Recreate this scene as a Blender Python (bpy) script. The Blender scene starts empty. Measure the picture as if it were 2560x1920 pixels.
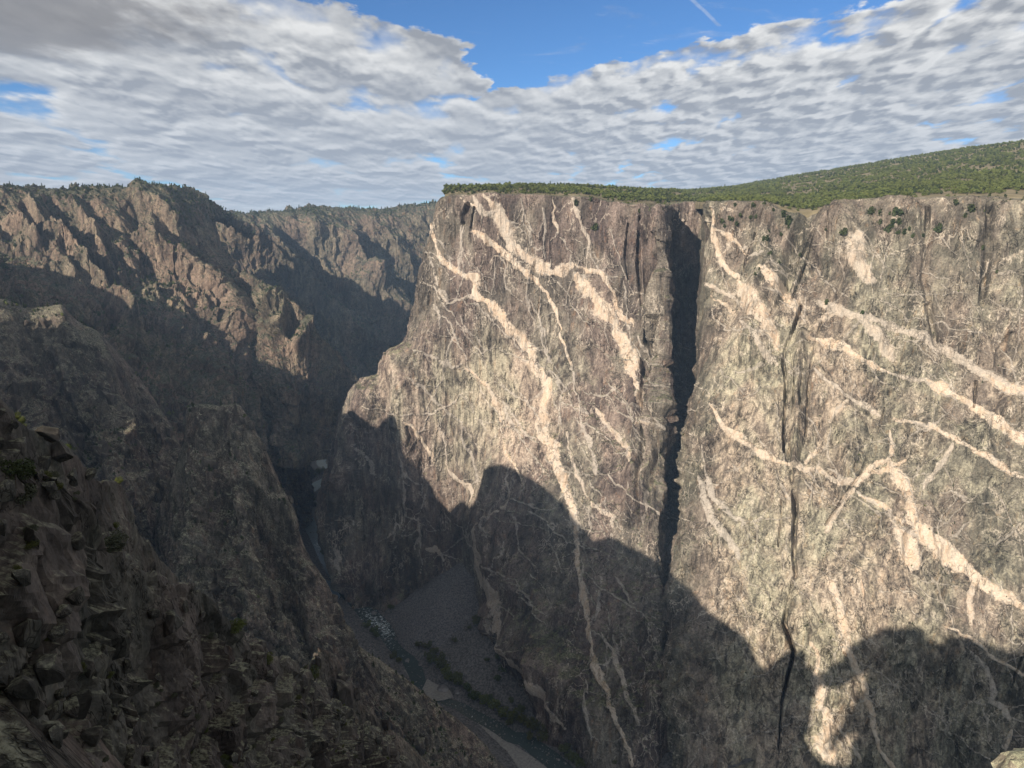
import bpy, math, random
import numpy as np
from math import radians, sin, cos, pi
rng = np.random.RandomState(7)
random.seed(7)
SC = bpy.context.scene
COL = SC.collection

# ------------------------------------------------------------------ camera
CAM_Z = 700.0
TILT = radians(13.35)
cam_data = bpy.data.cameras.new('camera')
cam_data.sensor_width = 36.0
cam_data.lens = 24.0
cam_data.clip_start = 0.5
cam_data.clip_end = 60000.0
cam = bpy.data.objects.new('camera', cam_data)
COL.objects.link(cam)
cam.location = (0, 0, CAM_Z)
cam.rotation_euler = (pi / 2 - TILT, 0, 0)
SC.camera = cam

# ------------------------------------------------------------------ light
SUN_AZ = radians(40)      # left of straight behind the camera
SUN_EL = radians(28)
SUN_DIR = np.array([-sin(SUN_AZ) * cos(SUN_EL), -cos(SUN_AZ) * cos(SUN_EL), sin(SUN_EL)])
sun_data = bpy.data.lights.new('sun', 'SUN')
sun_data.energy = 5.0
sun_data.angle = radians(0.53)
sun_data.color = (1.0, 0.90, 0.76)
sun = bpy.data.objects.new('sun', sun_data)
COL.objects.link(sun)
sun.location = (-400, -500, 1500)
from mathutils import Vector
sun.rotation_euler = Vector(tuple(-SUN_DIR)).to_track_quat('-Z', 'Y').to_euler()

SC.view_settings.view_transform = 'Standard'
SC.view_settings.look = 'None'
SC.view_settings.exposure = 0.62
SC.view_settings.gamma = 1.0
SC.view_settings.use_curve_mapping = False
SC.render.engine = 'CYCLES'
SC.cycles.use_denoising = True
SC.cycles.max_bounces = 5
SC.cycles.diffuse_bounces = 3
SC.cycles.glossy_bounces = 2
SC.cycles.transparent_max_bounces = 8
SC.cycles.volume_bounces = 0


# ------------------------------------------------------------------ node helper
class NT:
    def __init__(self, tree):
        self.t = tree
        self.n = tree.nodes
        self.l = tree.links

    def node(self, typ, **kw):
        nd = self.n.new(typ)
        for k, v in kw.items():
            setattr(nd, k, v)
        return nd

    def put(self, sock, v):
        if isinstance(v, (int, float)):
            if sock.type == 'RGBA':
                sock.default_value = (v, v, v, 1)
            elif sock.type == 'VECTOR':
                sock.default_value = (v, v, v)
            else:
                sock.default_value = v
        elif isinstance(v, (tuple, list)):
            if sock.type == 'RGBA':
                sock.default_value = tuple(v) + ((1,) if len(v) == 3 else ())
            else:
                sock.default_value = tuple(v)
        else:
            self.l.new(v, sock)

    def math(self, op, a, b=None, c=None, clamp=False):
        nd = self.node('ShaderNodeMath', operation=op, use_clamp=clamp)
        self.put(nd.inputs[0], a)
        if b is not None:
            self.put(nd.inputs[1], b)
        if c is not None:
            self.put(nd.inputs[2], c)
        return nd.outputs[0]

    def vmath(self, op, a, b=None):
        nd = self.node('ShaderNodeVectorMath', operation=op)
        self.put(nd.inputs[0], a)
        if b is not None:
            self.put(nd.inputs[1], b)
        return nd.outputs['Value'] if op in ('DOT_PRODUCT', 'LENGTH') else nd.outputs[0]

    def mix(self, f, a, b, blend='MIX'):
        nd = self.node('ShaderNodeMix', data_type='RGBA', blend_type=blend)
        nd.clamp_factor = True
        self.put(nd.inputs[0], f)
        self.put(nd.inputs[6], a)
        self.put(nd.inputs[7], b)
        return nd.outputs[2]

    def step(self, v, lo, hi, a=0.0, b=1.0, kind='SMOOTHSTEP'):
        nd = self.node('ShaderNodeMapRange', interpolation_type=kind)
        nd.clamp = True
        self.put(nd.inputs[0], v)
        for i, x in enumerate((lo, hi, a, b)):
            self.put(nd.inputs[i + 1], x)
        return nd.outputs[0]

    def noise(self, vec, scale, detail=4, rough=0.55, dist=0.0, dim='3D'):
        nd = self.node('ShaderNodeTexNoise', noise_dimensions=dim)
        self.put(nd.inputs['Vector'], vec)
        nd.inputs['Scale'].default_value = scale
        nd.inputs['Detail'].default_value = detail
        nd.inputs['Roughness'].default_value = rough
        nd.inputs['Distortion'].default_value = dist
        return nd.outputs[0]

    def scale(self, vec, s, off=(0, 0, 0)):
        nd = self.node('ShaderNodeMapping')
        self.put(nd.inputs['Vector'], vec)
        nd.inputs['Scale'].default_value = s
        nd.inputs['Location'].default_value = off
        return nd.outputs[0]

    def attr(self, name):
        nd = self.node('ShaderNodeAttribute', attribute_name=name)
        return nd.outputs['Fac']


# ------------------------------------------------------------------ sky with a broken cloud layer
def build_world():
    w = bpy.data.worlds.new('World')
    SC.world = w
    w.use_nodes = True
    t = NT(w.node_tree)
    t.n.clear()
    out = t.node('ShaderNodeOutputWorld')
    sky = t.node('ShaderNodeTexSky', sky_type='NISHITA')
    sky.sun_disc = False
    sky.sun_elevation = SUN_EL
    sky.sun_rotation = pi + SUN_AZ
    sky.altitude = 2400
    sky.air_density = 1.0
    sky.dust_density = 0.6
    sky.ozone_density = 2.0
    bg_sky = t.node('ShaderNodeBackground')
    t.put(bg_sky.inputs[0], t.mix(1.0, sky.outputs[0], (0.56, 0.87, 1.16), 'MULTIPLY'))
    bg_sky.inputs[1].default_value = 0.070
    co = t.node('ShaderNodeTexCoord').outputs['Generated']
    sep = t.node('ShaderNodeSeparateXYZ')
    t.put(sep.inputs[0], co)
    x, y, z = sep.outputs
    zc = t.math('ADD', t.math('MAXIMUM', z, 0.0), 0.04)
    px, py = t.math('DIVIDE', x, zc), t.math('DIVIDE', y, zc)
    comb = t.node('ShaderNodeCombineXYZ')
    t.put(comb.inputs[0], px)
    t.put(comb.inputs[1], py)
    p = comb.outputs[0]
    zq = t.math('ADD', t.math('MAXIMUM', z, 0.0), 0.13)
    combq = t.node('ShaderNodeCombineXYZ')
    t.put(combq.inputs[0], t.math('DIVIDE', x, zq))
    t.put(combq.inputs[1], t.math('DIVIDE', y, zq))
    pq = combq.outputs[0]
    # the open wedge of blue, bounded by two cloud edges
    s1 = t.math('ADD', t.math('MULTIPLY', t.math('ADD', px, 0.33), 0.743), t.math('MULTIPLY', t.math('SUBTRACT', py, 5.07), 0.668))
    s2 = t.math('ADD', t.math('ADD', px, 0.28), t.math('MULTIPLY', t.math('MINIMUM', t.math('SUBTRACT', py, 3.7), 0.0), -0.9))
    gap = t.math('MINIMUM', t.math('MULTIPLY', s1, -1.0), s2)
    wob = t.math('MULTIPLY', t.math('SUBTRACT', t.noise(t.scale(p, (1, 0.55, 1)), 3.2, 6, 0.62), 0.5), 1.0)
    gap = t.math('SUBTRACT', t.math('ADD', gap, t.math('MULTIPLY', wob, 0.8)), 0.10)
    gapf = t.math('MULTIPLY', t.step(gap, -0.12, 0.16), t.step(py, 1.0, 2.6))
    # finer cells to the right, broad banks to the left
    right = t.step(px, -0.6, 1.0)

    def cells(q, sc, off, smooth):
        nz = t.node('ShaderNodeTexNoise', noise_dimensions='2D')
        v = t.scale(q, sc, off)
        t.put(nz.inputs['Vector'], v)
        nz.inputs['Scale'].default_value = 1.3
        nz.inputs['Detail'].default_value = 4
        nz.inputs['Roughness'].default_value = 0.55
        wv = t.vmath('MULTIPLY', t.vmath('SUBTRACT', nz.outputs['Color'], (0.5, 0.5, 0.5)), (1.15, 1.15, 0))
        vo = t.node('ShaderNodeTexVoronoi', voronoi_dimensions='2D', feature='SMOOTH_F1')
        t.put(vo.inputs['Vector'], t.vmath('ADD', v, wv))
        vo.inputs['Scale'].default_value = 1.0
        vo.inputs['Smoothness'].default_value = smooth
        vo.inputs['Detail'].default_value = 1.0
        vo.inputs['Roughness'].default_value = 0.35
        return t.math('SUBTRACT', 1.0, vo.outputs['Distance'])

    def dens(off):
        q = t.vmath('ADD', pq, off)
        a = t.noise(t.scale(q, (0.9, 0.7, 1)), 1.0, 3, 0.5, 0.2)
        b = t.math('ADD', t.math('MULTIPLY', cells(q, (2.8, 1.7, 1), (3, 1, 0), 0.45), 0.75), t.math('MULTIPLY', t.noise(t.scale(q, (2.6, 1.9, 1), (3, 1, 0)), 1.0, 6, 0.56, 0.2), 0.32))
        c = t.math('ADD', t.math('MULTIPLY', cells(q, (6.6, 4.2, 1), (7, 2, 0), 0.5), 0.75), t.math('MULTIPLY', t.noise(t.scale(q, (5.2, 3.6, 1), (9, 4, 0)), 1.0, 5, 0.55, 0.2), 0.30))
        bc = t.mix(right, b, t.math('ADD', t.math('MULTIPLY', c, 0.75), t.math('MULTIPLY', b, 0.25)))
        d = t.math('ADD', t.math('MULTIPLY', a, 0.60), t.math('MULTIPLY', bc, 0.62))
        fine = t.noise(t.scale(q, (9, 6.5, 1)), 1.0, 4, 0.6)
        return t.math('ADD', d, t.math('MULTIPLY', fine, 0.07))
    d0 = dens((0, 0, 0))
    d1 = dens((0.01, -0.075, 0))
    thr = t.math('ADD', 0.405, t.math('MULTIPLY', gapf, 0.55))
    alpha = t.step(t.math('SUBTRACT', d0, thr), -0.05, 0.14)
    thick = t.step(t.math('SUBTRACT', d0, thr), 0.0, 0.36)
    lit = t.step(t.math('SUBTRACT', d0, d1), -0.125, 0.12, 0, 1, 'LINEAR')
    lit = t.math('SUBTRACT', lit, t.math('MULTIPLY', thick, 0.28), clamp=True)
    big = t.vmath('LENGTH', t.vmath('MULTIPLY', t.vmath('SUBTRACT', p, (-2.25, 3.15, 0)), (0.85, 1.25, 1)))
    big = t.math('ADD', big, t.math('MULTIPLY', wob, 1.3))
    bigf = t.step(big, 0.45, 1.0, 1, 0)
    ccol = t.mix(lit, (0.33, 0.355, 0.40), (0.92, 0.92, 0.91))
    ccol = t.mix(t.math('MULTIPLY', bigf, 0.85), ccol, (0.25, 0.25, 0.265))
    alpha = t.math('MAXIMUM', alpha, t.math('MULTIPLY', bigf, 1.0))
    # far clouds fade to a pale blue
    far = t.step(z, 0.02, 0.22, 1, 0, 'LINEAR')
    ccol = t.mix(t.math('MULTIPLY', far, 0.62), ccol, (0.42, 0.49, 0.61))
    low = t.step(z, 0.0, 0.035, 1, 0)
    strip = t.noise(t.scale(co, (3, 3, 120)), 1.0, 3, 0.5)
    ccol = t.mix(t.math('MULTIPLY', low, t.step(strip, 0.35, 0.6)), ccol, (0.62, 0.70, 0.77))
    # thin vapour trail in the blue gap
    dx, dy = t.math('SUBTRACT', px, 0.765), t.math('SUBTRACT', py, 3.09)
    along = t.math('ADD', t.math('MULTIPLY', dx, 0.53), t.math('MULTIPLY', dy, 0.85))
    across = t.math('ABSOLUTE', t.math('ADD', t.math('SUBTRACT', t.math('MULTIPLY', dx, 0.85), t.math('MULTIPLY', dy, 0.53)), t.math('MULTIPLY', wob, 0.03)))
    trail = t.math('MULTIPLY', t.step(across, 0.004, 0.014, 1, 0), t.step(along, 0.30, 0.33, 1, 0))
    alpha = t.math('MAXIMUM', alpha, t.math('MULTIPLY', trail, 0.24))
    # wisps
    wisp = t.step(t.noise(t.scale(p, (1.2, 2.0, 1), (5, 5, 0)), 1.0, 6, 0.68, 1.5), 0.55, 0.8, 0, 0.35)
    alpha = t.math('MAXIMUM', alpha, wisp)
    below = t.step(z, -0.02, 0.0)
    alpha = t.math('MULTIPLY', alpha, below)
    bg_c = t.node('ShaderNodeBackground')
    t.put(bg_c.inputs[0], ccol)
    bg_c.inputs[1].default_value = 0.65
    mx = t.node('ShaderNodeMixShader')
    t.put(mx.inputs[0], alpha)
    t.l.new(bg_sky.outputs[0], mx.inputs[1])
    t.l.new(bg_c.outputs[0], mx.inputs[2])
    t.l.new(mx.outputs[0], out.inputs[0])


build_world()

# ------------------------------------------------------------------ numeric noise
def _hash(ix, iy, iz, seed):
    n = (ix.astype(np.uint32) * np.uint32(374761393) + iy.astype(np.uint32) * np.uint32(668265263)
         + iz.astype(np.uint32) * np.uint32(2246822519) + np.uint32((seed * 3266489917) & 0xffffffff))
    n = (n ^ (n >> np.uint32(13))) * np.uint32(1274126177)
    n = (n ^ (n >> np.uint32(15))) * np.uint32(2246822519)
    n = n ^ (n >> np.uint32(16))
    return n.astype(np.float32) / np.float32(4294967296.0)


def vnoise(p, seed=0):
    f = np.floor(p)
    i = f.astype(np.int64)
    t = (p - f).astype(np.float32)
    t = t * t * t * (t * (t * 6 - 15) + 10)
    x, y, z = i[..., 0], i[..., 1], i[..., 2]
    tx, ty, tz = t[..., 0], t[..., 1], t[..., 2]
    r = 0
    for a in (0, 1):
        wx = tx if a else 1 - tx
        for b in (0, 1):
            wy = ty if b else 1 - ty
            for c in (0, 1):
                wz = tz if c else 1 - tz
                r = r + _hash(x + a, y + b, z + c, seed) * wx * wy * wz
    return r * 2 - 1


def fbm(p, octv=4, seed=0, gain=0.5):
    r, a, tot = 0, 1.0, 0
    for o in range(octv):
        r = r + a * vnoise(p * (2.03 ** o) + 17.3 * o, seed + o)
        tot += a
        a *= gain
    return r / tot


def ridged(p, octv=4, seed=0, gain=0.5):
    r, a, tot = 0, 1.0, 0
    for o in range(octv):
        r = r + a * (1 - np.abs(vnoise(p * (2.03 ** o) + 11.7 * o, seed + o)) * 1.6)
        tot += a
        a *= gain
    return r / tot


def facets(p, seed=0, tilt=1.3, soft=0.14):
    """Fractured-rock relief: every cell is its own tilted plane at its own height. Returns (height -1..1, edge distance)."""
    b = np.floor(p - 0.5).astype(np.int64)
    best = np.full(p.shape[:-1], 9.0, np.float32)
    sec = np.full(p.shape[:-1], 9.0, np.float32)
    val = np.zeros(p.shape[:-1], np.float32)
    val2 = np.zeros(p.shape[:-1], np.float32)
    for a in (0, 1):
        for c in (0, 1):
            for d in (0, 1):
                X, Y, Z = b[..., 0] + a, b[..., 1] + c, b[..., 2] + d
                h1, h2, h3 = _hash(X, Y, Z, seed), _hash(X, Y, Z, seed + 1), _hash(X, Y, Z, seed + 2)
                ex = p[..., 0] - (X + 0.15 + 0.7 * h1)
                ey = p[..., 1] - (Y + 0.15 + 0.7 * h2)
                ez = p[..., 2] - (Z + 0.15 + 0.7 * h3)
                d2 = (ex * ex + ey * ey + ez * ez).astype(np.float32)
                v = (h1 * 7.3 % 1.0) * 2 - 1 + tilt * ((h2 * 5.1 % 1.0 - .5) * 2 * ex + (h3 * 3.7 % 1.0 - .5) * 2 * ey + (h1 * 9.1 % 1.0 - .5) * 2 * ez)
                m = d2 < best
                m2 = (~m) & (d2 < sec)
                val2 = np.where(m, val, np.where(m2, v, val2))
                sec = np.where(m, best, np.where(m2, d2, sec))
                val = np.where(m, v, val)
                best = np.where(m, d2, best)
    e = np.sqrt(sec) - np.sqrt(best)
    w = 0.5 + 0.5 * np.clip(e / soft, 0, 1)
    return val * w + val2 * (1 - w), e


# ------------------------------------------------------------------ survey helpers: photograph pixels (2560 wide) to rays and back
FPX = 1280 * 24 / 18.0
FWD = np.array([0, cos(TILT), -sin(TILT)])
UP = np.array([0, sin(TILT), cos(TILT)])


def at(sx, sy, Y):
    a, b = (sx - 1280) / FPX, (960 - sy) / FPX
    d = FWD + a * np.array([1, 0, 0]) + b * UP
    k = Y / d[1]
    return np.array([d[0] * k, Y, CAM_Z + d[2] * k])


def at_z(sx, sy, z):
    a, b = (sx - 1280) / FPX, (960 - sy) / FPX
    d = FWD + a * np.array([1, 0, 0]) + b * UP
    k = (z - CAM_Z) / d[2]
    return np.array([d[0] * k, d[1] * k, z])


def survey(P):
    rel = P - np.array([0, 0, CAM_Z])
    zc = np.maximum(rel @ FWD, 1.0)
    return np.stack([1280 + FPX * rel[..., 0] / zc, 960 - FPX * (rel @ UP) / zc], -1)


def pchip(t, yk, xk):
    """Monotone cubic through knots xk (n,), values yk (n, ...), sampled at t."""
    h = np.diff(xk)
    d = np.diff(yk, axis=0) / h.reshape((-1,) + (1,) * (yk.ndim - 1))
    m = np.zeros_like(yk)
    m[0], m[-1] = d[0], d[-1]
    s = d[:-1] * d[1:]
    m[1:-1] = np.where(s > 0, 2 * s / np.where(np.abs(d[:-1] + d[1:]) < 1e-9, 1e-9, d[:-1] + d[1:]), 0)
    i = np.clip(np.searchsorted(xk, t, side='right') - 1, 0, len(xk) - 2)
    hh = h[i]
    u = (t - xk[i]) / hh
    sh = (-1,) + (1,) * (yk.ndim - 1)
    u, hh = u.reshape(sh), hh.reshape(sh)
    return ((2 * u**3 - 3 * u**2 + 1) * yk[i] + (u**3 - 2 * u**2 + u) * hh * m[i]
            + (-2 * u**3 + 3 * u**2) * yk[i + 1] + (u**3 - u**2) * hh * m[i + 1])


def grid(C, nu, nv):
    """C: (columns, levels, 3) control net -> (nv, nu, 3) surface sampled evenly as seen across the canyon."""
    S = survey(C)
    du = np.mean(np.linalg.norm(np.diff(S, axis=0), axis=-1) + 0.12 * np.linalg.norm(np.diff(C, axis=0), axis=-1), axis=1)
    dv = np.mean(np.linalg.norm(np.diff(S, axis=1), axis=-1) + 0.12 * np.linalg.norm(np.diff(C, axis=1), axis=-1), axis=0)
    ku, kv = np.concatenate([[0], np.cumsum(du)]), np.concatenate([[0], np.cumsum(dv)])
    A = pchip(np.linspace(0, ku[-1], nu), C, ku)            # (nu, levels, 3)
    B = pchip(np.linspace(0, kv[-1], nv), np.swapaxes(A, 0, 1), kv)   # (nv, nu, 3)
    return B


def normals(P, toward=None):
    gu = np.gradient(P, axis=1)
    gv = np.gradient(P, axis=0)
    n = np.cross(gv, gu)
    n /= np.maximum(np.linalg.norm(n, axis=-1, keepdims=True), 1e-6)
    mid = n[n.shape[0] // 2, n.shape[1] // 2]
    if (toward is not None and np.dot(mid, toward) < 0):
        n = -n
    return n


def smooth2(A, k):
    for _ in range(k):
        B = A.copy()
        B[1:-1] = (A[:-2] + A[1:-1] * 2 + A[2:]) / 4
        A = B.copy()
        A[:, 1:-1] = (B[:, :-2] + B[:, 1:-1] * 2 + B[:, 2:]) / 4
    return A


def line_field(S, pts, default=-1.0):
    """1 - distance/halfwidth to a polyline of (x, y, halfwidth), over a set of survey coordinates."""
    f = np.full(S.shape[:-1], default, np.float32)
    pts = np.array(pts, float)
    for (x0, y0, w0), (x1, y1, w1) in zip(pts[:-1], pts[1:]):
        m = 2.2 * max(w0, w1) + 4
        box = ((S[..., 0] > min(x0, x1) - m) & (S[..., 0] < max(x0, x1) + m) & (S[..., 1] > min(y0, y1) - m) & (S[..., 1] < max(y0, y1) + m))
        if not box.any():
            continue
        q = S[box]
        dx, dy = x1 - x0, y1 - y0
        L2 = dx * dx + dy * dy + 1e-9
        u = np.clip(((q[:, 0] - x0) * dx + (q[:, 1] - y0) * dy) / L2, 0, 1)
        dist = np.hypot(q[:, 0] - x0 - u * dx, q[:, 1] - y0 - u * dy)
        f[box] = np.maximum(f[box], 1 - dist / (w0 + u * (w1 - w0)))
    return f


def crop(x0, y0, pts, wmin=0.0, k=640 / 2212):
    return [(x0 + a * k, y0 + b * k, max(w * k, wmin)) for a, b, w in pts]


# ------------------------------------------------------------------ mesh helpers
def mesh_from(verts, faces, name, attrs=None, smooth=False):
    """verts (n,3), faces (m,k) arrays."""
    me = bpy.data.meshes.new(name)
    nv_, nf, k = len(verts), len(faces), faces.shape[1]
    me.vertices.add(nv_)
    me.vertices.foreach_set('co', np.ascontiguousarray(verts, np.float32).ravel())
    me.loops.add(nf * k)
    me.loops.foreach_set('vertex_index', np.ascontiguousarray(faces, np.int32).ravel())
    me.polygons.add(nf)
    me.polygons.foreach_set('loop_start', np.arange(0, nf * k, k, dtype=np.int32))
    if smooth:
        me.polygons.foreach_set('use_smooth', np.ones(nf, bool))
    else:
        me.polygons.foreach_set('use_smooth', np.zeros(nf, bool))
    for an, av in (attrs or {}).items():
        a = me.attributes.new(an, 'FLOAT', 'POINT')
        a.data.foreach_set('value', np.ascontiguousarray(av, np.float32).ravel())
    me.update(calc_edges=True)
    me.validate()
    return me


def quads(nv, nu):
    i = np.arange(nv * nu).reshape(nv, nu)
    return np.stack([i[:-1, :-1], i[1:, :-1], i[1:, 1:], i[:-1, 1:]], -1).reshape(-1, 4)


def subset(verts, faces, attrs):
    used, inv = np.unique(faces.ravel(), return_inverse=True)
    return verts[used], inv.reshape(faces.shape), {k: v.ravel()[used] for k, v in (attrs or {}).items()}


def link(name, me, mat, parent=None, label=None, cat=None, group=None, kind=None):
    o = bpy.data.objects.new(name, me)
    COL.objects.link(o)
    if mat is not None and not me.materials:
        me.materials.append(mat)
    if parent is not None:
        o.parent = parent
    tag(o, label, cat, group, kind)
    return o


def tag(o, label=None, cat=None, group=None, kind=None):
    for k, v in (('label', label), ('category', cat), ('group', group), ('kind', kind)):
        if v:
            o[k] = v
    return o


# ------------------------------------------------------------------ materials
def new_mat(name):
    m = bpy.data.materials.new(name)
    m.use_nodes = True
    t = NT(m.node_tree)
    b = m.node_tree.nodes['Principled BSDF']
    b.inputs['Roughness'].default_value = 0.92
    b.inputs['Specular IOR Level'].default_value = 0.12
    return m, t, b


def rock_mat(name, dark, mid, pale, iron=(0.26, 0.14, 0.07), vein=(0.52, 0.40, 0.29), veg=(0.055, 0.065, 0.028),
             s=1.0, web=0.0, webdir=(1, 1, 0.5), iron_amt=0.4, pale_amt=0.5, veg_amt=0.6, veg_nz=0.55, blotch=0.0, bump=1.0,
             lichen=None, contrast=1.0, tilt=(0, 0, 0)):
    m, t, b = new_mat(name)
    co = t.node('ShaderNodeTexCoord').outputs['Object']
    if tilt != (0, 0, 0):
        mp = t.node('ShaderNodeMapping')
        t.put(mp.inputs['Vector'], co)
        mp.inputs['Rotation'].default_value = tilt
        cs0 = mp.outputs[0]
    else:
        cs0 = co
    cs = t.scale(cs0, (1, 1, 0.32))
    n1 = t.noise(cs, 1 / (55 * s), 6, 0.6, 0.4)
    n2 = t.noise(cs, 1 / (11 * s), 6, 0.66, 0.6)
    n3 = t.noise(co, 1 / (2.6 * s), 4, 0.65)
    n4 = t.noise(t.scale(co, (1, 1, 0.6), (40, 9, 3)), 1 / (21 * s), 5, 0.6, 0.8)
    col = t.mix(t.step(n1, 0.36, 0.64), dark, mid)
    pa = t.math('ADD', t.attr('pale'), 0.0)
    pf = t.math('MULTIPLY', t.step(t.math('ADD', n2, t.math('MULTIPLY', pa, 0.16)), 0.47, 0.72), t.math('ADD', t.math('MULTIPLY', pa, 0.55), pale_amt, clamp=True))
    col = t.mix(pf, col, pale)
    # grain
    g = t.step(n3, 0.25, 0.75, 1 - 0.42 * contrast, 1 + 0.42 * contrast, 'LINEAR')
    g2 = t.step(n2, 0.3, 0.7, 1 - 0.25 * contrast, 1 + 0.25 * contrast, 'LINEAR')
    g = t.math('MULTIPLY', g, g2)
    # gneiss foliation: fine pale and dark wisps lying across the face
    fr = t.node('ShaderNodeMapping')
    t.put(fr.inputs['Vector'], co)
    fr.inputs['Rotation'].default_value = (0.2, 0.62, 0.1)
    fo = t.noise(t.scale(fr.outputs[0], (0.22, 1, 1)), 1 / (2.4 * s), 6, 0.72, 0.6)
    col = t.mix(t.step(fo, 0.56, 0.70, 0, 0.38), col, tuple(c * 0.9 for c in pale))
    col = t.mix(t.step(fo, 0.45, 0.33, 0, 0.55), col, tuple(c * 0.45 for c in dark))
    # run-off streaks
    st = t.noise(t.scale(co, (1, 1, 0.06)), 1 / (6.5 * s), 4, 0.6)
    st2 = t.noise(t.scale(co, (1, 1, 0.035), (13, 5, 2)), 1 / (9 * s), 4, 0.6)
    big = t.noise(co, 1 / (95 * s), 3, 0.5)
    col = t.mix(t.math('MULTIPLY', t.math('MULTIPLY', t.step(st, 0.5, 0.72), t.step(n4, 0.42, 0.66)), iron_amt), col, iron)
    col = t.mix(t.math('MULTIPLY', t.step(st2, 0.54, 0.70), 0.55), col, tuple(c * 0.45 for c in dark))
    # broad drift of hue between purple brown, tan and grey green bands
    hue = t.noise(t.scale(cs0, (1, 1, 0.5), (21, 60, 8)), 1 / (75 * s), 4, 0.55, 0.5)
    col = t.mix(t.step(hue, 0.40, 0.60), t.mix(1.0, col, (1.05, 0.96, 0.95), 'MULTIPLY'), t.mix(1.0, col, (0.98, 1.0, 0.95), 'MULTIPLY'))
    # dark joints, steep and broken
    jn = t.noise(t.scale(co, (1, 1, 0.16), (5, 31, 2)), 1 / (13 * s), 4, 0.6, 0.25)
    jl = t.step(t.math('ABSOLUTE', t.math('SUBTRACT', jn, 0.5)), 0.004, 0.016, 1, 0)
    jn2 = t.noise(t.scale(cs0, (1, 1, 0.9), (15, 3, 22)), 1 / (17 * s), 3, 0.6, 0.3)
    jl2 = t.step(t.math('ABSOLUTE', t.math('SUBTRACT', jn2, 0.5)), 0.003, 0.010, 1, 0)
    jm = t.step(t.noise(co, 1 / (33 * s), 3, 0.6), 0.46, 0.58)
    jf = t.math('MULTIPLY', t.math('MAXIMUM', jl, t.math('MULTIPLY', jl2, 0.8)), jm)
    col = t.mix(t.math('MULTIPLY', jf, 0.75), col, tuple(c * 0.22 for c in dark))
    if blotch:
        bl = t.step(t.noise(co, 1 / (7 * s), 4, 0.7), 0.52, 0.60)
        col = t.mix(t.math('MULTIPLY', bl, blotch), col, veg)
    # net of hairline dykes
    vm = None
    if web:
        wv = t.scale(cs0, webdir)
        wsrc = t.noise(wv, 1 / (42 * s), 4, 0.55, 0.35)
        ln = t.step(t.math('ABSOLUTE', t.math('SUBTRACT', wsrc, 0.5)), 0.0035, 0.011, 1, 0)
        wsrc2 = t.noise(t.scale(cs0, (webdir[0], webdir[1], webdir[2] * 0.8), (77, 3, 19)), 1 / (26 * s), 4, 0.55, 0.4)
        ln2 = t.step(t.math('ABSOLUTE', t.math('SUBTRACT', wsrc2, 0.5)), 0.004, 0.012, 1, 0)
        msk = t.step(t.noise(co, 1 / (60 * s), 3, 0.5), 0.44, 0.6)
        vm = t.math('MULTIPLY', t.math('MAXIMUM', t.math('MULTIPLY', ln, 0.8), t.math('MULTIPLY', ln2, 0.7)), t.math('MULTIPLY', msk, web))
    f = t.math('ADD', t.attr('vein'), t.math('MULTIPLY', t.math('SUBTRACT', t.noise(co, 1 / (5 * s), 5, 0.7), 0.5), 1.1))
    vf = t.step(f, 0.0, 0.27)
    vf = t.math('MULTIPLY', t.math('MULTIPLY', vf, t.attr('tone')), t.step(n4, 0.25, 0.45, 0.65, 1.0))
    vcol = t.mix(t.step(n2, 0.35, 0.65), vein, tuple(c * k for c, k in zip(vein, (0.80, 0.70, 0.62))))
    vcol = t.mix(t.step(st, 0.55, 0.75, 0, 0.5), vcol, (0.33, 0.22, 0.15))
    if vm is not None:
        col = t.mix(vm, col, tuple(c * 0.92 for c in vein))
    vcol = t.mix(t.step(t.attr('tone'), 0.95, 0.70), vcol, tuple(c * k for c, k in zip(vein, (0.74, 0.76, 0.80))))
    vcol = t.mix(t.math('MULTIPLY', jf, 0.55), vcol, tuple(c * 0.9 for c in dark))
    col = t.mix(vf, col, vcol)
    geo = t.node('ShaderNodeNewGeometry')
    sep = t.node('ShaderNodeSeparateXYZ')
    t.put(sep.inputs[0], geo.outputs['Normal'])
    nz = t.math('ADD', sep.outputs[2], t.math('MULTIPLY', t.math('SUBTRACT', n2, 0.5), 0.9))
    if lichen:
        lf = t.math('MULTIPLY', t.step(nz, 0.5, 0.95), t.step(n3, 0.38, 0.6))
        col = t.mix(t.math('MULTIPLY', lf, 0.7), col, lichen)
    if veg_amt:
        vgf = t.math('MULTIPLY', t.step(nz, veg_nz, veg_nz + 0.2), veg_amt)
        col = t.mix(vgf, col, t.mix(t.step(n3, 0.4, 0.6), veg, tuple(c * 1.9 for c in veg)))
    g = t.math('ADD', g, t.math('MULTIPLY', t.math('SUBTRACT', 1.0, g), t.math('MULTIPLY', vf, 0.55)))
    mul = t.node('ShaderNodeMix', data_type='RGBA', blend_type='MULTIPLY')
    mul.inputs[0].default_value = 1.0
    t.put(mul.inputs[6], col)
    cmb = t.node('ShaderNodeCombineColor')
    for i in range(3):
        t.put(cmb.inputs[i], g)
    t.put(mul.inputs[7], cmb.outputs[0])
    t.put(b.inputs['Base Color'], mul.outputs[2])
    bh = t.math('ADD', t.math('MULTIPLY', n2, 1.7 * s), t.math('MULTIPLY', n3, 1.0 * s))
    bh = t.math('ADD', bh, t.math('MULTIPLY', st, 1.8 * s))
    bh = t.math('SUBTRACT', bh, t.math('MULTIPLY', jf, 0.9 * s))
    bh = t.math('ADD', bh, t.math('MULTIPLY', t.noise(co, 1 / (0.9 * s), 2, 0.6), 0.35 * s))
    bp = t.node('ShaderNodeBump')
    bp.inputs['Strength'].default_value = 1.0
    bp.inputs['Distance'].default_value = 1.0 * bump
    t.put(bp.inputs['Height'], bh)
    t.l.new(bp.outputs[0], b.inputs['Normal'])
    return m


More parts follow.
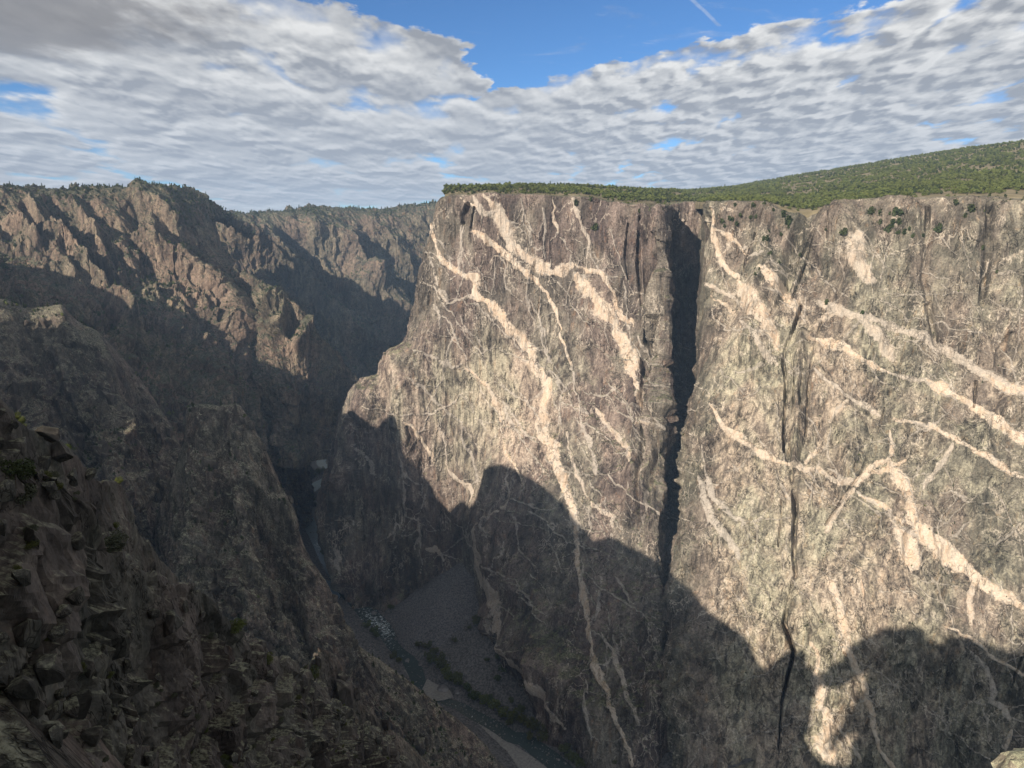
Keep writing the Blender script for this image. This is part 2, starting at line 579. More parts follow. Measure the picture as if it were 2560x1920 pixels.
def leaf_mat(name, c1, c2, c3, scale=0.08):
    m, t, b = new_mat(name)
    oi = t.node('ShaderNodeObjectInfo')
    co = t.node('ShaderNodeNewGeometry').outputs['Position']
    n = t.noise(co, scale * 0.12, 3, 0.5)
    col = t.mix(oi.outputs['Random'], c1, c2)
    col = t.mix(t.step(n, 0.4, 0.62), col, c3)
    n2 = t.noise(co, 2.2, 2, 0.5)
    col = t.mix(t.step(n2, 0.3, 0.7, 0, 0.5), col, tuple(c * 0.55 for c in c1))
    t.put(b.inputs['Base Color'], col)
    b.inputs['Roughness'].default_value = 0.8
    return m


def plain_mat(name, c1, c2, scale=1.0, rough=0.9, bump=0.0, detail=5):
    m, t, b = new_mat(name)
    co = t.node('ShaderNodeTexCoord').outputs['Object']
    n = t.noise(co, scale, detail, 0.62)
    t.put(b.inputs['Base Color'], t.mix(t.step(n, 0.35, 0.65), c1, c2))
    b.inputs['Roughness'].default_value = rough
    if bump:
        bp = t.node('ShaderNodeBump')
        bp.inputs['Distance'].default_value = bump
        t.put(bp.inputs['Height'], n)
        t.l.new(bp.outputs[0], b.inputs['Normal'])
    return m


# ------------------------------------------------------------------ rock surfaces
def stretch(P, s, d=None):
    d = np.array([0, 0, 1.0]) if d is None else np.array(d, float) / np.linalg.norm(d)
    return P - (1 - s) * (P @ d)[..., None] * d


def relief(P, big=(14, 70), mid=(6, 26), fac=(5, 22), fac2=(2, 8), fine=1.2, s=0.3, d=None, seed=0, edge=0.35, soft=0.14):
    q = stretch(P, s, d)
    h = np.zeros(P.shape[:-1], np.float32)
    warp = np.stack([fbm(q / 40, 3, seed + 50), fbm(q / 40, 3, seed + 60), fbm(q / 40, 3, seed + 70)], -1)
    if big:
        h += big[0] * (ridged(q / big[1] + warp * 0.25, 3, seed) - 0.4)
    if mid:
        h += mid[0] * (ridged(q / mid[1] + warp * 0.4, 3, seed + 5) - 0.4)
    q2 = stretch(P, min(1.0, s * 1.8), d)
    for (fc, sd) in ((fac, 9), (fac2, 14)):
        if fc:
            v, e = facets(q2 / fc[1] + warp * 0.35, seed + sd, soft=soft)
            h += fc[0] * (0.6 * v - edge * np.clip(1 - e / 0.10, 0, 1))
    if fine:
        h += fine * fbm(P / (fine * 4), 3, seed + 20)
    return h


def steepen(cols, deg):
    """Keep each column's crest and its look from the lookout, but let the face fall at a real slope of deg degrees."""
    out = []
    for k, c in enumerate(cols):
        tS = math.tan(radians(deg + 5 * sin(k * 2.1)))
        ang = [TILT + math.atan((y - 960) / FPX) for _, y, _ in c]
        Y0 = c[0][2]
        d0 = Y0 * math.tan(ang[0])
        out.append([(x, y, (Y0 + d0 / tS) / (1 + math.tan(a) / tS)) for (x, y, _), a in zip(c, ang)])
    return out


def build_sheet(cols, nu, nv, back, rel, toward=(0, -1, 0.2), amp=None, feats=(), warp_px=0, hold=0.3, crest=0.14, drop=0):
    C = np.array([[at(*p) if len(p) == 3 else p[:3] for p in c] for c in cols], float)
    if drop:
        last = C[:, -1] + np.array([0, -1.0, -drop])
        C = np.concatenate([C, last[:, None]], 1)
    if back:
        rows = [C[:, 0] + np.array(b, float) for b in back]
        C = np.concatenate([np.stack(rows, 1), C], 1)
    P = grid(C, nu, nv)
    N = normals(P, np.array(toward, float))
    N = smooth2(N, 6)
    N /= np.maximum(np.linalg.norm(N, axis=-1, keepdims=True), 1e-6)
    h = relief(P, **rel)
    S = survey(P)
    if warp_px:
        S = S + warp_px * np.stack([fbm(P / 30, 4, 91), fbm(P / 30, 4, 97)], -1)
    h = h - h.mean()
    if amp is not None:
        h = h * amp(S, P)
    for kind, a, pts in feats:
        f = line_field(S, pts)
        if kind == 'rib':
            h = h + a * np.clip(f, 0, 1)
        elif kind == 'dome':
            c = np.clip(f, 0, 1)
            h = h + a * c * c * (3 - 2 * c)
        else:
            c = np.clip(f * 2.0, 0, 1)
            h = h - a * c
    # hold the surveyed crest line: relief grows with distance below it
    nb = len(back) if back else 0
    cr = survey(grid_row(C, nu, nb))
    i0 = np.argmin(np.hypot(S[..., 0] - cr[None, :, 0], S[..., 1] - cr[None, :, 1]), axis=0)
    below = np.clip((np.arange(nv)[:, None] - i0[None]) / (nv * crest), -1, 1)
    fac = np.clip(hold + (1 - hold) * np.abs(below), 0, 1)
    P = P + N * (h * fac)[..., None]
    return P, survey(P), N, h


def grid_row(C, nu, row):
    S = survey(C)
    du = np.mean(np.linalg.norm(np.diff(S, axis=0), axis=-1) + 0.12 * np.linalg.norm(np.diff(C, axis=0), axis=-1), axis=1)
    ku = np.concatenate([[0], np.cumsum(du)])
    return pchip(np.linspace(0, ku[-1], nu), C[:, row], ku)


def wall_ctrl():
    cols = []
    prow = [(1108, 492, 1200), (1060, 612, 1205), (1036, 740, 1210), (1010, 858, 1215), (905, 1010, 1225), (868, 1130, 1240), (822, 1250, 1250), (850, 1400, 1215), (868, 1492, 1170)]
    pw = np.array([at(*p) for p in prow])
    cols.append(pw + np.array([260, 520, 0]))
    cols.append(pw + np.array([60, 170, 0]))
    cols.append(pw)

    def C(*p):
        cols.append(np.array([at(*q) for q in p]))
    C((1160, 488, 1185), (1130, 620, 1180), (1110, 740, 1175), (1080, 860, 1165), (1010, 1000, 1165), (960, 1130, 1165), (920, 1260, 1170), (910, 1400, 1175), (930, 1510, 1150))
    C((1280, 486, 1165), (1270, 620, 1155), (1260, 740, 1145), (1240, 870, 1135), (1190, 1010, 1135), (1130, 1150, 1138), (1100, 1290, 1145), (1130, 1420, 1135), (1170, 1560, 1080))
    C((1440, 490, 1150), (1440, 620, 1135), (1440, 750, 1120), (1440, 880, 1095), (1420, 1020, 1060), (1390, 1160, 1020), (1340, 1310, 980), (1330, 1500, 920), (1370, 1760, 825))
    C((1600, 512, 1130), (1610, 640, 1110), (1620, 770, 1090), (1630, 900, 1060), (1620, 1030, 1020), (1600, 1170, 970), (1570, 1320, 925), (1560, 1520, 855), (1560, 1860, 745))
    C((1656, 515, 1105), (1658, 640, 1085), (1660, 770, 1065), (1660, 900, 1035), (1656, 1030, 1000), (1655, 1170, 955), (1650, 1320, 905), (1640, 1520, 840), (1640, 1880, 735))
    C((1686, 512, 1320), (1686, 640, 1300), (1686, 770, 1280), (1685, 900, 1240), (1680, 1030, 1180), (1672, 1170, 1110), (1662, 1320, 985), (1648, 1520, 905), (1650, 1880, 775))
    C((1755, 508, 1330), (1755, 640, 1310), (1750, 770, 1290), (1743, 900, 1250), (1731, 1030, 1190), (1709, 1170, 1115), (1684, 1320, 978), (1664, 1520, 895), (1668, 1880, 770))
    C((1772, 506, 1080), (1768, 640, 1060), (1760, 770, 1035), (1750, 900, 1005), (1738, 1030, 965), (1715, 1170, 915), (1697, 1320, 875), (1680, 1520, 822), (1686, 1880, 726))
    C((1880, 505, 1050), (1880, 640, 1025), (1860, 770, 990), (1850, 900, 955), (1840, 1030, 915), (1830, 1170, 875), (1820, 1320, 835), (1820, 1520, 785), (1820, 1900, 700))
    C((2010, 530, 1010), (2010, 640, 980), (2000, 770, 945), (1990, 900, 915), (1990, 1030, 880), (1980, 1170, 840), (1980, 1320, 800), (1980, 1520, 755), (1980, 1910, 680))
    C((2200, 500, 960), (2200, 640, 930), (2195, 770, 905), (2190, 900, 875), (2190, 1030, 845), (2190, 1170, 810), (2190, 1320, 770), (2190, 1520, 725), (2190, 1915, 660))
    C((2400, 492, 910), (2400, 640, 885), (2400, 770, 860), (2400, 900, 835), (2400, 1030, 805), (2400, 1170, 775), (2400, 1320, 740), (2400, 1520, 700), (2400, 1930, 640))
    C((2600, 495, 870), (2600, 640, 845), (2600, 770, 820), (2600, 900, 795), (2600, 1030, 770), (2600, 1170, 740), (2600, 1320, 710), (2600, 1520, 675), (2600, 1940, 620))
    C((2950, 495, 800), (2950, 640, 775), (2950, 770, 750), (2950, 900, 730), (2950, 1030, 705), (2950, 1170, 680), (2950, 1320, 655), (2950, 1520, 625), (2950, 1950, 575))
    A = np.array(cols)
    last = A[:, -1].copy()
    last[:, 1] -= 18
    last[:, 2] = -25
    return np.concatenate([A, last[:, None]], 1)


crA = lambda p, w=2.6: crop(1040, 440, p, w)
crB = lambda p, w=2.6: crop(1000, 900, p, w)
crC = lambda p, w=2.6: crop(960, 1440, p, w)
crD = lambda p, w=2.6: crop(640, 960, p, w)
crE = lambda p, w=2.6: crop(1560, 320, p, w)
crF = lambda p, w=2.6: crop(1600, 800, p, w)
crG = lambda p, w=2.6: crop(1920, 960, p, w)
crH = lambda p, w=2.6: crop(1920, 1440, p, w)

VEINS = [
    # the broad dyke arching across the upper buttress
    crA([(600, 190, 50), (680, 260, 60), (740, 350, 70), (790, 430, 70), (800, 510, 52), (830, 600, 58), (900, 660, 70), (990, 730, 62), (1080, 780, 62), (1180, 830, 58), (1250, 830, 50), (1335, 780, 42)]),
    crA([(1390, 860, 55), (1440, 930, 65), (1530, 1040, 62), (1620, 1140, 60), (1680, 1230, 60), (1740, 1350, 60), (1800, 1440, 60), (1850, 1540, 60), (1900, 1659, 58)]) + crB([(1995, 75, 50), (2040, 200, 45), (2090, 330, 40), (2140, 450, 35), (2160, 560, 26)]),
    crA([(510, 190, 30), (540, 260, 30), (590, 340, 24), (640, 325, 20), (690, 320, 15)]),
    crA([(400, 190, 10), (450, 240, 14), (520, 270, 24)]),
    crA([(450, 485, 15), (520, 490, 20), (580, 520, 25), (640, 570, 28), (720, 630, 28), (790, 700, 28), (860, 770, 28), (930, 830, 28), (1000, 880, 25), (1060, 940, 22), (1120, 1010, 20), (1170, 1090, 18), (1200, 1180, 16), (1220, 1240, 14), (1250, 1330, 14), (1250, 1400, 12), (1290, 1440, 12), (1300, 1520, 14), (1340, 1640, 12)]),
    # the long central dyke
    crA([(120, 430, 15), (150, 520, 15), (160, 600, 15), (200, 690, 18), (250, 750, 22), (320, 800, 25), (380, 830, 28), (450, 860, 30), (510, 890, 32), (525, 950, 28), (510, 1010, 28), (560, 1060, 35), (640, 1100, 38), (690, 1170, 40), (750, 1230, 42), (810, 1300, 42), (870, 1370, 42), (930, 1440, 42), (990, 1520, 45), (1010, 1590, 45)])
    + crB([(1150, 20, 45), (1200, 110, 48), (1260, 190, 50), (1265, 270, 50), (1255, 350, 42), (1240, 450, 48), (1230, 540, 45), (1230, 620, 40), (1240, 690, 50), (1310, 730, 55), (1340, 850, 50), (1370, 960, 45), (1410, 1070, 42), (1450, 1170, 38), (1490, 1290, 34), (1510, 1400, 28), (1515, 1520, 22)])
    + crC([(1690, 0, 20), (1710, 150, 34), (1735, 300, 34), (1760, 450, 28), (1790, 640, 22), (1830, 760, 30), (1880, 880, 34), (1930, 1000, 26), (1970, 1140, 22), (2010, 1270, 20), (2060, 1380, 20), (2110, 1500, 20), (2150, 1620, 18)]),
    crA([(170, 550, 12), (220, 590, 14), (270, 650, 12), (290, 710, 12), (320, 790, 15)]),
    crA([(500, 1040, 22), (400, 1065, 16), (340, 1080, 14), (290, 1100, 12), (240, 1020, 10), (190, 960, 10), (165, 880, 8), (150, 840, 6)]),
    crA([(290, 1080, 8), (260, 1000, 10), (200, 970, 14)]),
    crA([(470, 1110, 8), (520, 1100, 8), (540, 1150, 9), (580, 1190, 10), (640, 1240, 10), (700, 1290, 10), (770, 1350, 10), (830, 1400, 10), (880, 1480, 10), (920, 1530, 10)]),
    crA([(905, 190, 8), (930, 300, 10), (945, 370, 10), (975, 440, 10), (990, 510, 10), (985, 590, 8), (1030, 630, 6), (1100, 640, 6)]),
    crA([(1090, 280, 14), (1100, 400, 12), (1110, 480, 10), (1095, 600, 10), (1100, 700, 8)]),
    crA([(1190, 190, 6), (1210, 260, 8), (1180, 310, 10), (1190, 380, 12), (1220, 430, 16), (1235, 470, 8)]),
    crA([(1350, 185, 22), (1375, 280, 24), (1400, 350, 22), (1430, 430, 24), (1470, 500, 22), (1490, 570, 18), (1490, 640, 14), (1475, 700, 10), (1465, 770, 8)]),
    crA([(1370, 775, 20), (1450, 790, 22), (1530, 820, 22), (1600, 840, 25), (1640, 890, 25), (1680, 960, 22), (1710, 1040, 22), (1730, 1130, 20), (1790, 1210, 22), (1850, 1250, 25), (1890, 1300, 14)]),
    crA([(1390, 830, 8), (1450, 860, 8), (1510, 900, 8)]),
    crA([(1930, 1400, 22), (1980, 1490, 22), (2030, 1560, 22), (2080, 1640, 20)]),
    crA([(1060, 950, 8), (1070, 1080, 8), (1065, 1200, 8), (1080, 1330, 8), (1090, 1450, 8), (1120, 1540, 10), (1160, 1600, 14)]),
    crA([(1620, 1290, 8), (1640, 1390, 8), (1665, 1450, 6)]),
    crA([(1880, 1010, 8), (1950, 1020, 8), (2020, 1035, 6)]),
    crA([(1340, 680, 10), (1330, 770, 15)]),
    crA([(1240, 520, 8), (1290, 570, 10), (1300, 630, 6)]),
    crA([(400, 430, 12), (385, 520, 12), (385, 640, 9), (390, 760, 8), (400, 840, 10)]),
    crA([(0, 1500, 10), (60, 1520, 12), (130, 1560, 14), (200, 1590, 14), (270, 1610, 14), (320, 1650, 14)]) + crB([(380, 20, 14), (460, 60, 14), (530, 20, 14)]),
    crA([(400, 1310, 7), (430, 1380, 8), (500, 1450, 8), (560, 1500, 6), (610, 1550, 6)]),
    crA([(150, 1100, 7), (200, 1180, 7), (300, 1270, 8), (360, 1400, 6), (370, 1440, 5)]),
    crB([(110, 150, 10), (200, 240, 11), (260, 310, 12), (330, 380, 12), (400, 450, 11), (470, 510, 11), (530, 560, 10)]),
    crB([(520, 560, 12), (525, 650, 12), (550, 750, 13), (590, 840, 13), (630, 930, 12), (660, 1020, 8), (670, 1080, 5)]),
    crB([(340, 420, 6), (335, 520, 7), (360, 650, 8), (390, 760, 8), (405, 850, 10), (390, 900, 14), (430, 990, 16), (500, 1040, 16), (570, 1090, 18), (615, 1150, 18), (600, 1220, 14)]),
    crB([(75, 500, 10), (140, 570, 12), (190, 660, 14), (240, 750, 16), (290, 810, 20), (320, 870, 14)]),
    crB([(550, 60, 14), (620, 110, 14), (700, 180, 16), (770, 220, 18), (795, 280, 18), (830, 380, 14), (850, 470, 12), (870, 580, 11), (900, 690, 11), (930, 790, 14), (960, 870, 16), (1000, 930, 14), (1040, 1000, 10), (1080, 1090, 8)]),
    crB([(840, 190, 8), (900, 220, 8), (950, 280, 8), (1020, 320, 8), (1080, 370, 8), (1150, 420, 8), (1190, 440, 6)]),
    crB([(850, 330, 8), (910, 390, 9), (970, 470, 9), (1020, 540, 9), (1070, 610, 9), (1140, 670, 9), (1200, 720, 12)]),
    crB([(880, 350, 6), (910, 450, 7), (980, 560, 8), (1040, 660, 8), (1100, 750, 8), (1170, 850, 7), (1240, 940, 6), (1290, 1010, 5)]),
    crB([(1260, 20, 10), (1300, 100, 10), (1360, 150, 8), (1390, 250, 8), (1385, 400, 8), (1390, 520, 6), (1400, 620, 6)]),
    crB([(1480, 50, 12), (1495, 180, 12), (1500, 270, 12), (1550, 330, 10), (1560, 440, 10), (1580, 540, 18), (1600, 620, 24), (1640, 700, 16), (1660, 780, 12), (1680, 880, 20), (1690, 980, 14)]),
    crB([(1580, 280, 12), (1650, 300, 14), (1720, 320, 12), (1790, 310, 10), (1850, 270, 10), (1910, 220, 8)]),
    crB([(1690, 420, 14), (1740, 480, 20), (1800, 570, 24), (1870, 640, 28), (1930, 720, 32), (1980, 800, 32), (2010, 880, 24)]),
    crB([(1440, 620, 8), (1450, 760, 10), (1480, 860, 12), (1510, 970, 14), (1560, 1060, 12), (1590, 1150, 10), (1640, 1210, 12), (1680, 1250, 22), (1760, 1300, 30), (1830, 1350, 26), (1850, 1440, 14)]),
    crB([(1640, 1250, 12), (1640, 1340, 12), (1645, 1430, 14), (1640, 1510, 8)]),
    crB([(940, 930, 8), (930, 1040, 14), (945, 1150, 10), (900, 1270, 10), (820, 1320, 9), (750, 1370, 9), (700, 1420, 14), (670, 1480, 22), (690, 1580, 30)])
    + crC([(850, -60, 42), (880, 20, 44), (930, 130, 45), (970, 250, 30), (1030, 360, 22), (1060, 450, 24), (1100, 560, 32), (1150, 640, 26), (1200, 720, 26), (1270, 830, 32), (1340, 920, 40), (1400, 1020, 36), (1460, 1120, 36), (1530, 1210, 30), (1600, 1290, 20)]),
    crC([(1880, 0, 14), (1875, 150, 14), (1850, 270, 12), (1830, 380, 10)]),
    crC([(1860, 470, 10), (1920, 560, 14), (1980, 650, 16), (2010, 740, 16), (2050, 860, 18), (2080, 980, 22), (2120, 1080, 22), (2170, 1180, 22), (2212, 1290, 20)]),
    crC([(980, 300, 10), (1000, 450, 14), (1020, 560, 14), (1035, 680, 10)]),
    crC([(1760, 900, 10), (1780, 1050, 12), (1800, 1180, 12), (1800, 1300, 10), (1795, 1420, 8)]),
    crC([(2000, 0, 8), (2060, 110, 10), (2120, 200, 10), (2200, 250, 8)]),
    crB([(980, 1200, 8), (1060, 1240, 10), (1150, 1280, 12), (1250, 1290, 10), (1340, 1270, 8)]),
    crB([(620, 530, 6), (700, 530, 6), (770, 550, 6), (830, 530, 6), (900, 580, 6), (960, 560, 6)]),
    crB([(680, 890, 6), (760, 880, 6), (830, 850, 6)]),
    crD([(930, 520, 10), (970, 610, 12), (1000, 740, 10), (1010, 830, 8)]),
    crD([(1270, 520, 8), (1290, 650, 10), (1300, 900, 9), (1300, 1150, 8)]),
    crD([(770, 1300, 10), (790, 1400, 12), (800, 1500, 14), (810, 1600, 12)]),
    crD([(1240, 1080, 9), (1220, 1250, 10), (1215, 1400, 8)]),
    crD([(1400, 1150, 10), (1420, 1300, 10), (1380, 1400, 8)]),
    crD([(840, 1130, 10), (860, 1230, 10)]),
    crD([(1500, 1420, 30), (1580, 1440, 26), (1640, 1520, 20)]),
    # far-right cliff
    crE([(750, 680, 20), (760, 800, 20), (770, 930, 22), (800, 1060, 26), (830, 1150, 28), (890, 1220, 26), (950, 1280, 24), (1010, 1320, 18)]),
    crE([(790, 860, 16), (860, 920, 22), (930, 960, 24), (1000, 1010, 20), (1060, 1090, 14)]),
    crE([(1220, 1230, 35), (1290, 1310, 45), (1350, 1380, 50), (1410, 1460, 50), (1460, 1550, 45), (1510, 1600, 40)]),
    crE([(1000, 1340, 20), (1050, 1430, 60), (1110, 1520, 80), (1180, 1600, 100)]) + crF([(1080, 0, 70), (1130, 80, 60), (1160, 160, 50), (1180, 240, 30)]),
    crE([(720, 1340, 25), (800, 1380, 28), (890, 1430, 25), (960, 1460, 20)]),
    crE([(760, 1460, 18), (830, 1500, 24), (900, 1550, 24), (950, 1590, 18)]),
    crE([(740, 1560, 15), (770, 1640, 25)]),
    crE([(1310, 1270, 10), (1400, 1220, 10), (1480, 1150, 10)]),
    crE([(1690, 1510, 35), (1780, 1560, 40), (1860, 1600, 40), (1960, 1650, 35)]) + crF([(1960, 60, 50), (2030, 110, 55), (2100, 180, 60), (2150, 260, 60), (2180, 340, 50)]),
    crE([(2040, 930, 70), (2000, 1050, 100), (1990, 1180, 100), (2060, 1250, 70), (2120, 1330, 60)]),
    crE([(1080, 1110, 18), (1160, 1100, 22), (1240, 1090, 22)]),
    crF([(900, 30, 20), (950, 90, 20), (1020, 130, 25), (1060, 220, 30), (1080, 290, 32), (1140, 360, 30), (1190, 400, 22)]),
    crF([(1470, 170, 40), (1560, 170, 40), (1640, 200, 45), (1720, 230, 40), (1800, 270, 35), (1870, 330, 35), (1950, 380, 32), (2050, 420, 30), (2150, 465, 25)]),
    crF([(1490, 440, 20), (1580, 500, 22), (1680, 560, 22), (1760, 610, 24), (1850, 680, 24), (1930, 730, 28), (2020, 780, 28), (2090, 820, 20)]),
    crF([(620, 720, 12), (660, 800, 16), (700, 880, 20), (740, 950, 28), (830, 1000, 34), (920, 1060, 36), (1000, 1110, 36), (1080, 1160, 34), (1160, 1200, 32), (1270, 1250, 26)]),
    crF([(1290, 480, 14), (1380, 490, 14), (1440, 490, 12)]),
    crF([(1430, 1210, 30), (1490, 1130, 34), (1550, 1040, 30)]),
    crF([(1430, 1290, 20), (1540, 1260, 26), (1620, 1320, 28), (1700, 1370, 30), (1790, 1400, 34), (1880, 1400, 38)]),
    crF([(1620, 1250, 10), (1700, 1300, 12), (1780, 1370, 14)]),
    crF([(540, 1080, 10), (560, 1250, 16), (580, 1430, 22), (640, 1540, 26), (720, 1620, 26), (800, 1680, 26), (900, 1760, 20)]),
    crF([(500, 1340, 22), (530, 1450, 26), (560, 1570, 30), (600, 1680, 40), (680, 1800, 40), (760, 1900, 34), (830, 1980, 40), (860, 2060, 30)]),
    crF([(1640, 860, 15), (1700, 770, 20), (1790, 690, 18)]),
    crF([(1890, 1500, 20), (1980, 1560, 26), (2080, 1620, 26)]),
    crF([(1140, 1260, 8), (1200, 1370, 9), (1240, 1460, 10), (1290, 1550, 12)]),
    crF([(760, 1210, 6), (850, 1320, 6)]),
    crF([(1420, 1360, 8), (1480, 1440, 10), (1540, 1500, 8)]),
    crF([(710, 440, 6), (790, 530, 6), (860, 610, 6), (910, 660, 6)]),
    crG([(1380, -20, 50), (1490, 40, 55), (1580, 100, 50), (1700, 150, 45), (1780, 200, 45), (1880, 260, 48), (1980, 330, 55), (2080, 400, 55), (2212, 470, 55), (2400, 560, 50)]),
    crG([(1850, -90, 45), (2000, -20, 60), (2100, 30, 70), (2212, 80, 70), (2400, 150, 60)]),
    crG([(1080, 300, 22), (1180, 320, 20), (1250, 330, 20), (1330, 340, 18)]),
    crG([(1360, 360, 20), (1440, 380, 22), (1500, 430, 24), (1560, 490, 24), (1640, 510, 24), (1730, 550, 24), (1830, 600, 26), (1920, 640, 26), (2010, 700, 26), (2080, 760, 28), (2180, 790, 28), (2300, 830, 28)]),
    crG([(1590, 560, 40), (1530, 650, 45), (1450, 740, 42), (1390, 830, 30), (1340, 910, 20)]),
    crG([(1060, 640, 30), (1070, 720, 60), (1140, 800, 70), (1190, 880, 60), (1220, 960, 50), (1230, 1060, 60), (1230, 1140, 70), (1300, 1220, 70), (1390, 1320, 80), (1480, 1400, 80), (1570, 1480, 80), (1660, 1550, 75), (1790, 1650, 60)])
    + crH([(1900, 70, 55), (1990, 130, 55), (2090, 180, 55), (2180, 250, 50), (2300, 330, 50)]),
    crG([(1100, 1180, 50), (1140, 1300, 70), (1200, 1400, 80), (1240, 1500, 80), (1260, 1580, 60)]),
    crG([(780, 870, 40), (860, 760, 34), (950, 680, 34), (1040, 640, 34)]),
    crG([(740, 920, 34), (700, 960, 34), (620, 1060, 34), (560, 1150, 34), (500, 1260, 28)]),
    crG([(800, 970, 20), (890, 1010, 26), (960, 1060, 28), (1030, 1110, 24)]),
    crG([(690, 130, 30), (630, 200, 28), (560, 250, 24), (540, 310, 15)]),
    crG([(1060, 420, 18), (1070, 500, 20), (1060, 600, 24)]),
    crG([(320, 820, 10), (370, 890, 10), (420, 940, 8)]),
    crG([(1480, 940, 10), (1560, 930, 12), (1640, 950, 10)]),
    crG([(1240, 560, 8), (1290, 640, 8), (1280, 760, 8), (1270, 860, 8)]),
    crG([(640, 1160, 8), (690, 1240, 10), (730, 1310, 8)]),
    crG([(1560, 1330, 12), (1640, 1290, 14), (1700, 1220, 14), (1780, 1180, 12)]),
    crG([(1940, 1390, 14), (2040, 1320, 14), (2150, 1230, 12), (2260, 1170, 12)]),
    crH([(540, 20, 40), (570, 120, 45), (620, 220, 40), (640, 320, 40), (665, 420, 42), (670, 520, 44), (670, 620, 44), (690, 690, 35), (740, 760, 40), (800, 850, 45), (830, 940, 40), (840, 1040, 36), (880, 1140, 32), (900, 1260, 28), (920, 1370, 24), (950, 1480, 20), (1010, 1560, 22), (1070, 1640, 22)]),
    crH([(350, 570, 14), (410, 640, 18), (430, 720, 22), (415, 800, 22), (400, 880, 26)]),
    crH([(420, 920, 90), (425, 1020, 80), (430, 1120, 55), (510, 1190, 60), (500, 1270, 60), (470, 1380, 60), (490, 1480, 70), (550, 1580, 80)]),
    crH([(1530, 430, 18), (1620, 470, 18), (1710, 510, 18), (1790, 570, 20), (1850, 630, 20), (1920, 680, 24), (2010, 720, 20), (2120, 800, 24), (2212, 860, 28)]),
    crH([(1790, 60, 25), (1750, 130, 30), (1735, 220, 25), (1750, 320, 20), (1740, 420, 12)]),
    crH([(1720, 640, 20), (1800, 720, 30), (1880, 800, 30), (1910, 900, 30), (1940, 990, 28), (1900, 1070, 26), (2000, 1110, 40), (2060, 1200, 36)]),
    crH([(2080, 1340, 40), (2050, 1450, 40)]),
    crH([(810, 30, 14), (820, 150, 16), (815, 270, 8)]),
    crH([(1240, 290, 14), (1280, 345, 14), (1380, 355, 14)]),
    crH([(590, 1280, 20), (680, 1390, 18), (740, 1500, 18), (790, 1590, 16)]),
    crH([(1870, 1080, 9), (1855, 1160, 10), (1880, 1230, 10), (1875, 1350, 8)]),
]


def tendrils(veins, seed=5):
    r = np.random.RandomState(seed)
    out = []
    for pts in veins:
        a = np.array(pts, float)
        seg = np.linalg.norm(np.diff(a[:, :2], axis=0), axis=1)
        n = int(seg.sum() / 70) + 1
        for _ in range(n):
            i = r.choice(len(seg), p=seg / seg.sum())
            u = r.rand()
            x, y = a[i, :2] * (1 - u) + a[i + 1, :2] * u
            base = math.atan2(a[i + 1, 1] - a[i, 1], a[i + 1, 0] - a[i, 0])
            ang = base + r.choice([-1, 1]) * r.uniform(0.3, 1.3)
            L, w = r.uniform(18, 75), r.uniform(1.5, 2.8)
            k = 6
            br = [(x, y, w)]
            for q in range(k):
                ang += r.normal(0, 0.22)
                x, y = x + cos(ang) * L / k, y + sin(ang) * L / k
                br.append((x, y, w * (1 - (q + 1) / k * 0.6)))
            out.append(br)
    return out


VEINS += [
    [(2120, 790, 10), (2200, 806, 11), (2290, 838, 12), (2380, 885, 14), (2460, 932, 16), (2560, 985, 19), (2700, 1040, 16)],
    [(2215, 930, 8), (2270, 948, 10), (2330, 962, 13)],
    [(2275, 1052, 6), (2300, 1062, 6), (2325, 1067, 6)],
    [(2140, 1200, 10), (2200, 1180, 9), (2260, 1150, 8)],
    [(1960, 1160, 8), (2000, 1168, 8), (2030, 1165, 8)],
    [(2215, 1280, 7), (2250, 1320, 8), (2290, 1340, 10)],
    [(2030, 820, 10), (2060, 790, 10), (2100, 780, 8)],
]


def hairlines(n, xr, yr, ang, spread, seed):
    r = np.random.RandomState(seed)
    out = []
    for _ in range(n):
        x, y, a = r.uniform(*xr), r.uniform(*yr), radians(r.normal(ang, spread))
        L, w, k = r.uniform(60, 260), r.uniform(1.3, 3.0), 9
        br = [(x, y, w * 0.6)]
        for q in range(k):
            a += r.normal(0, 0.22)
            x, y = x + cos(a) * L / k, y + sin(a) * L / k
            br.append((x, y, w * (1 - 0.5 * (q / k) ** 2)))
        out.append(br)
    return out


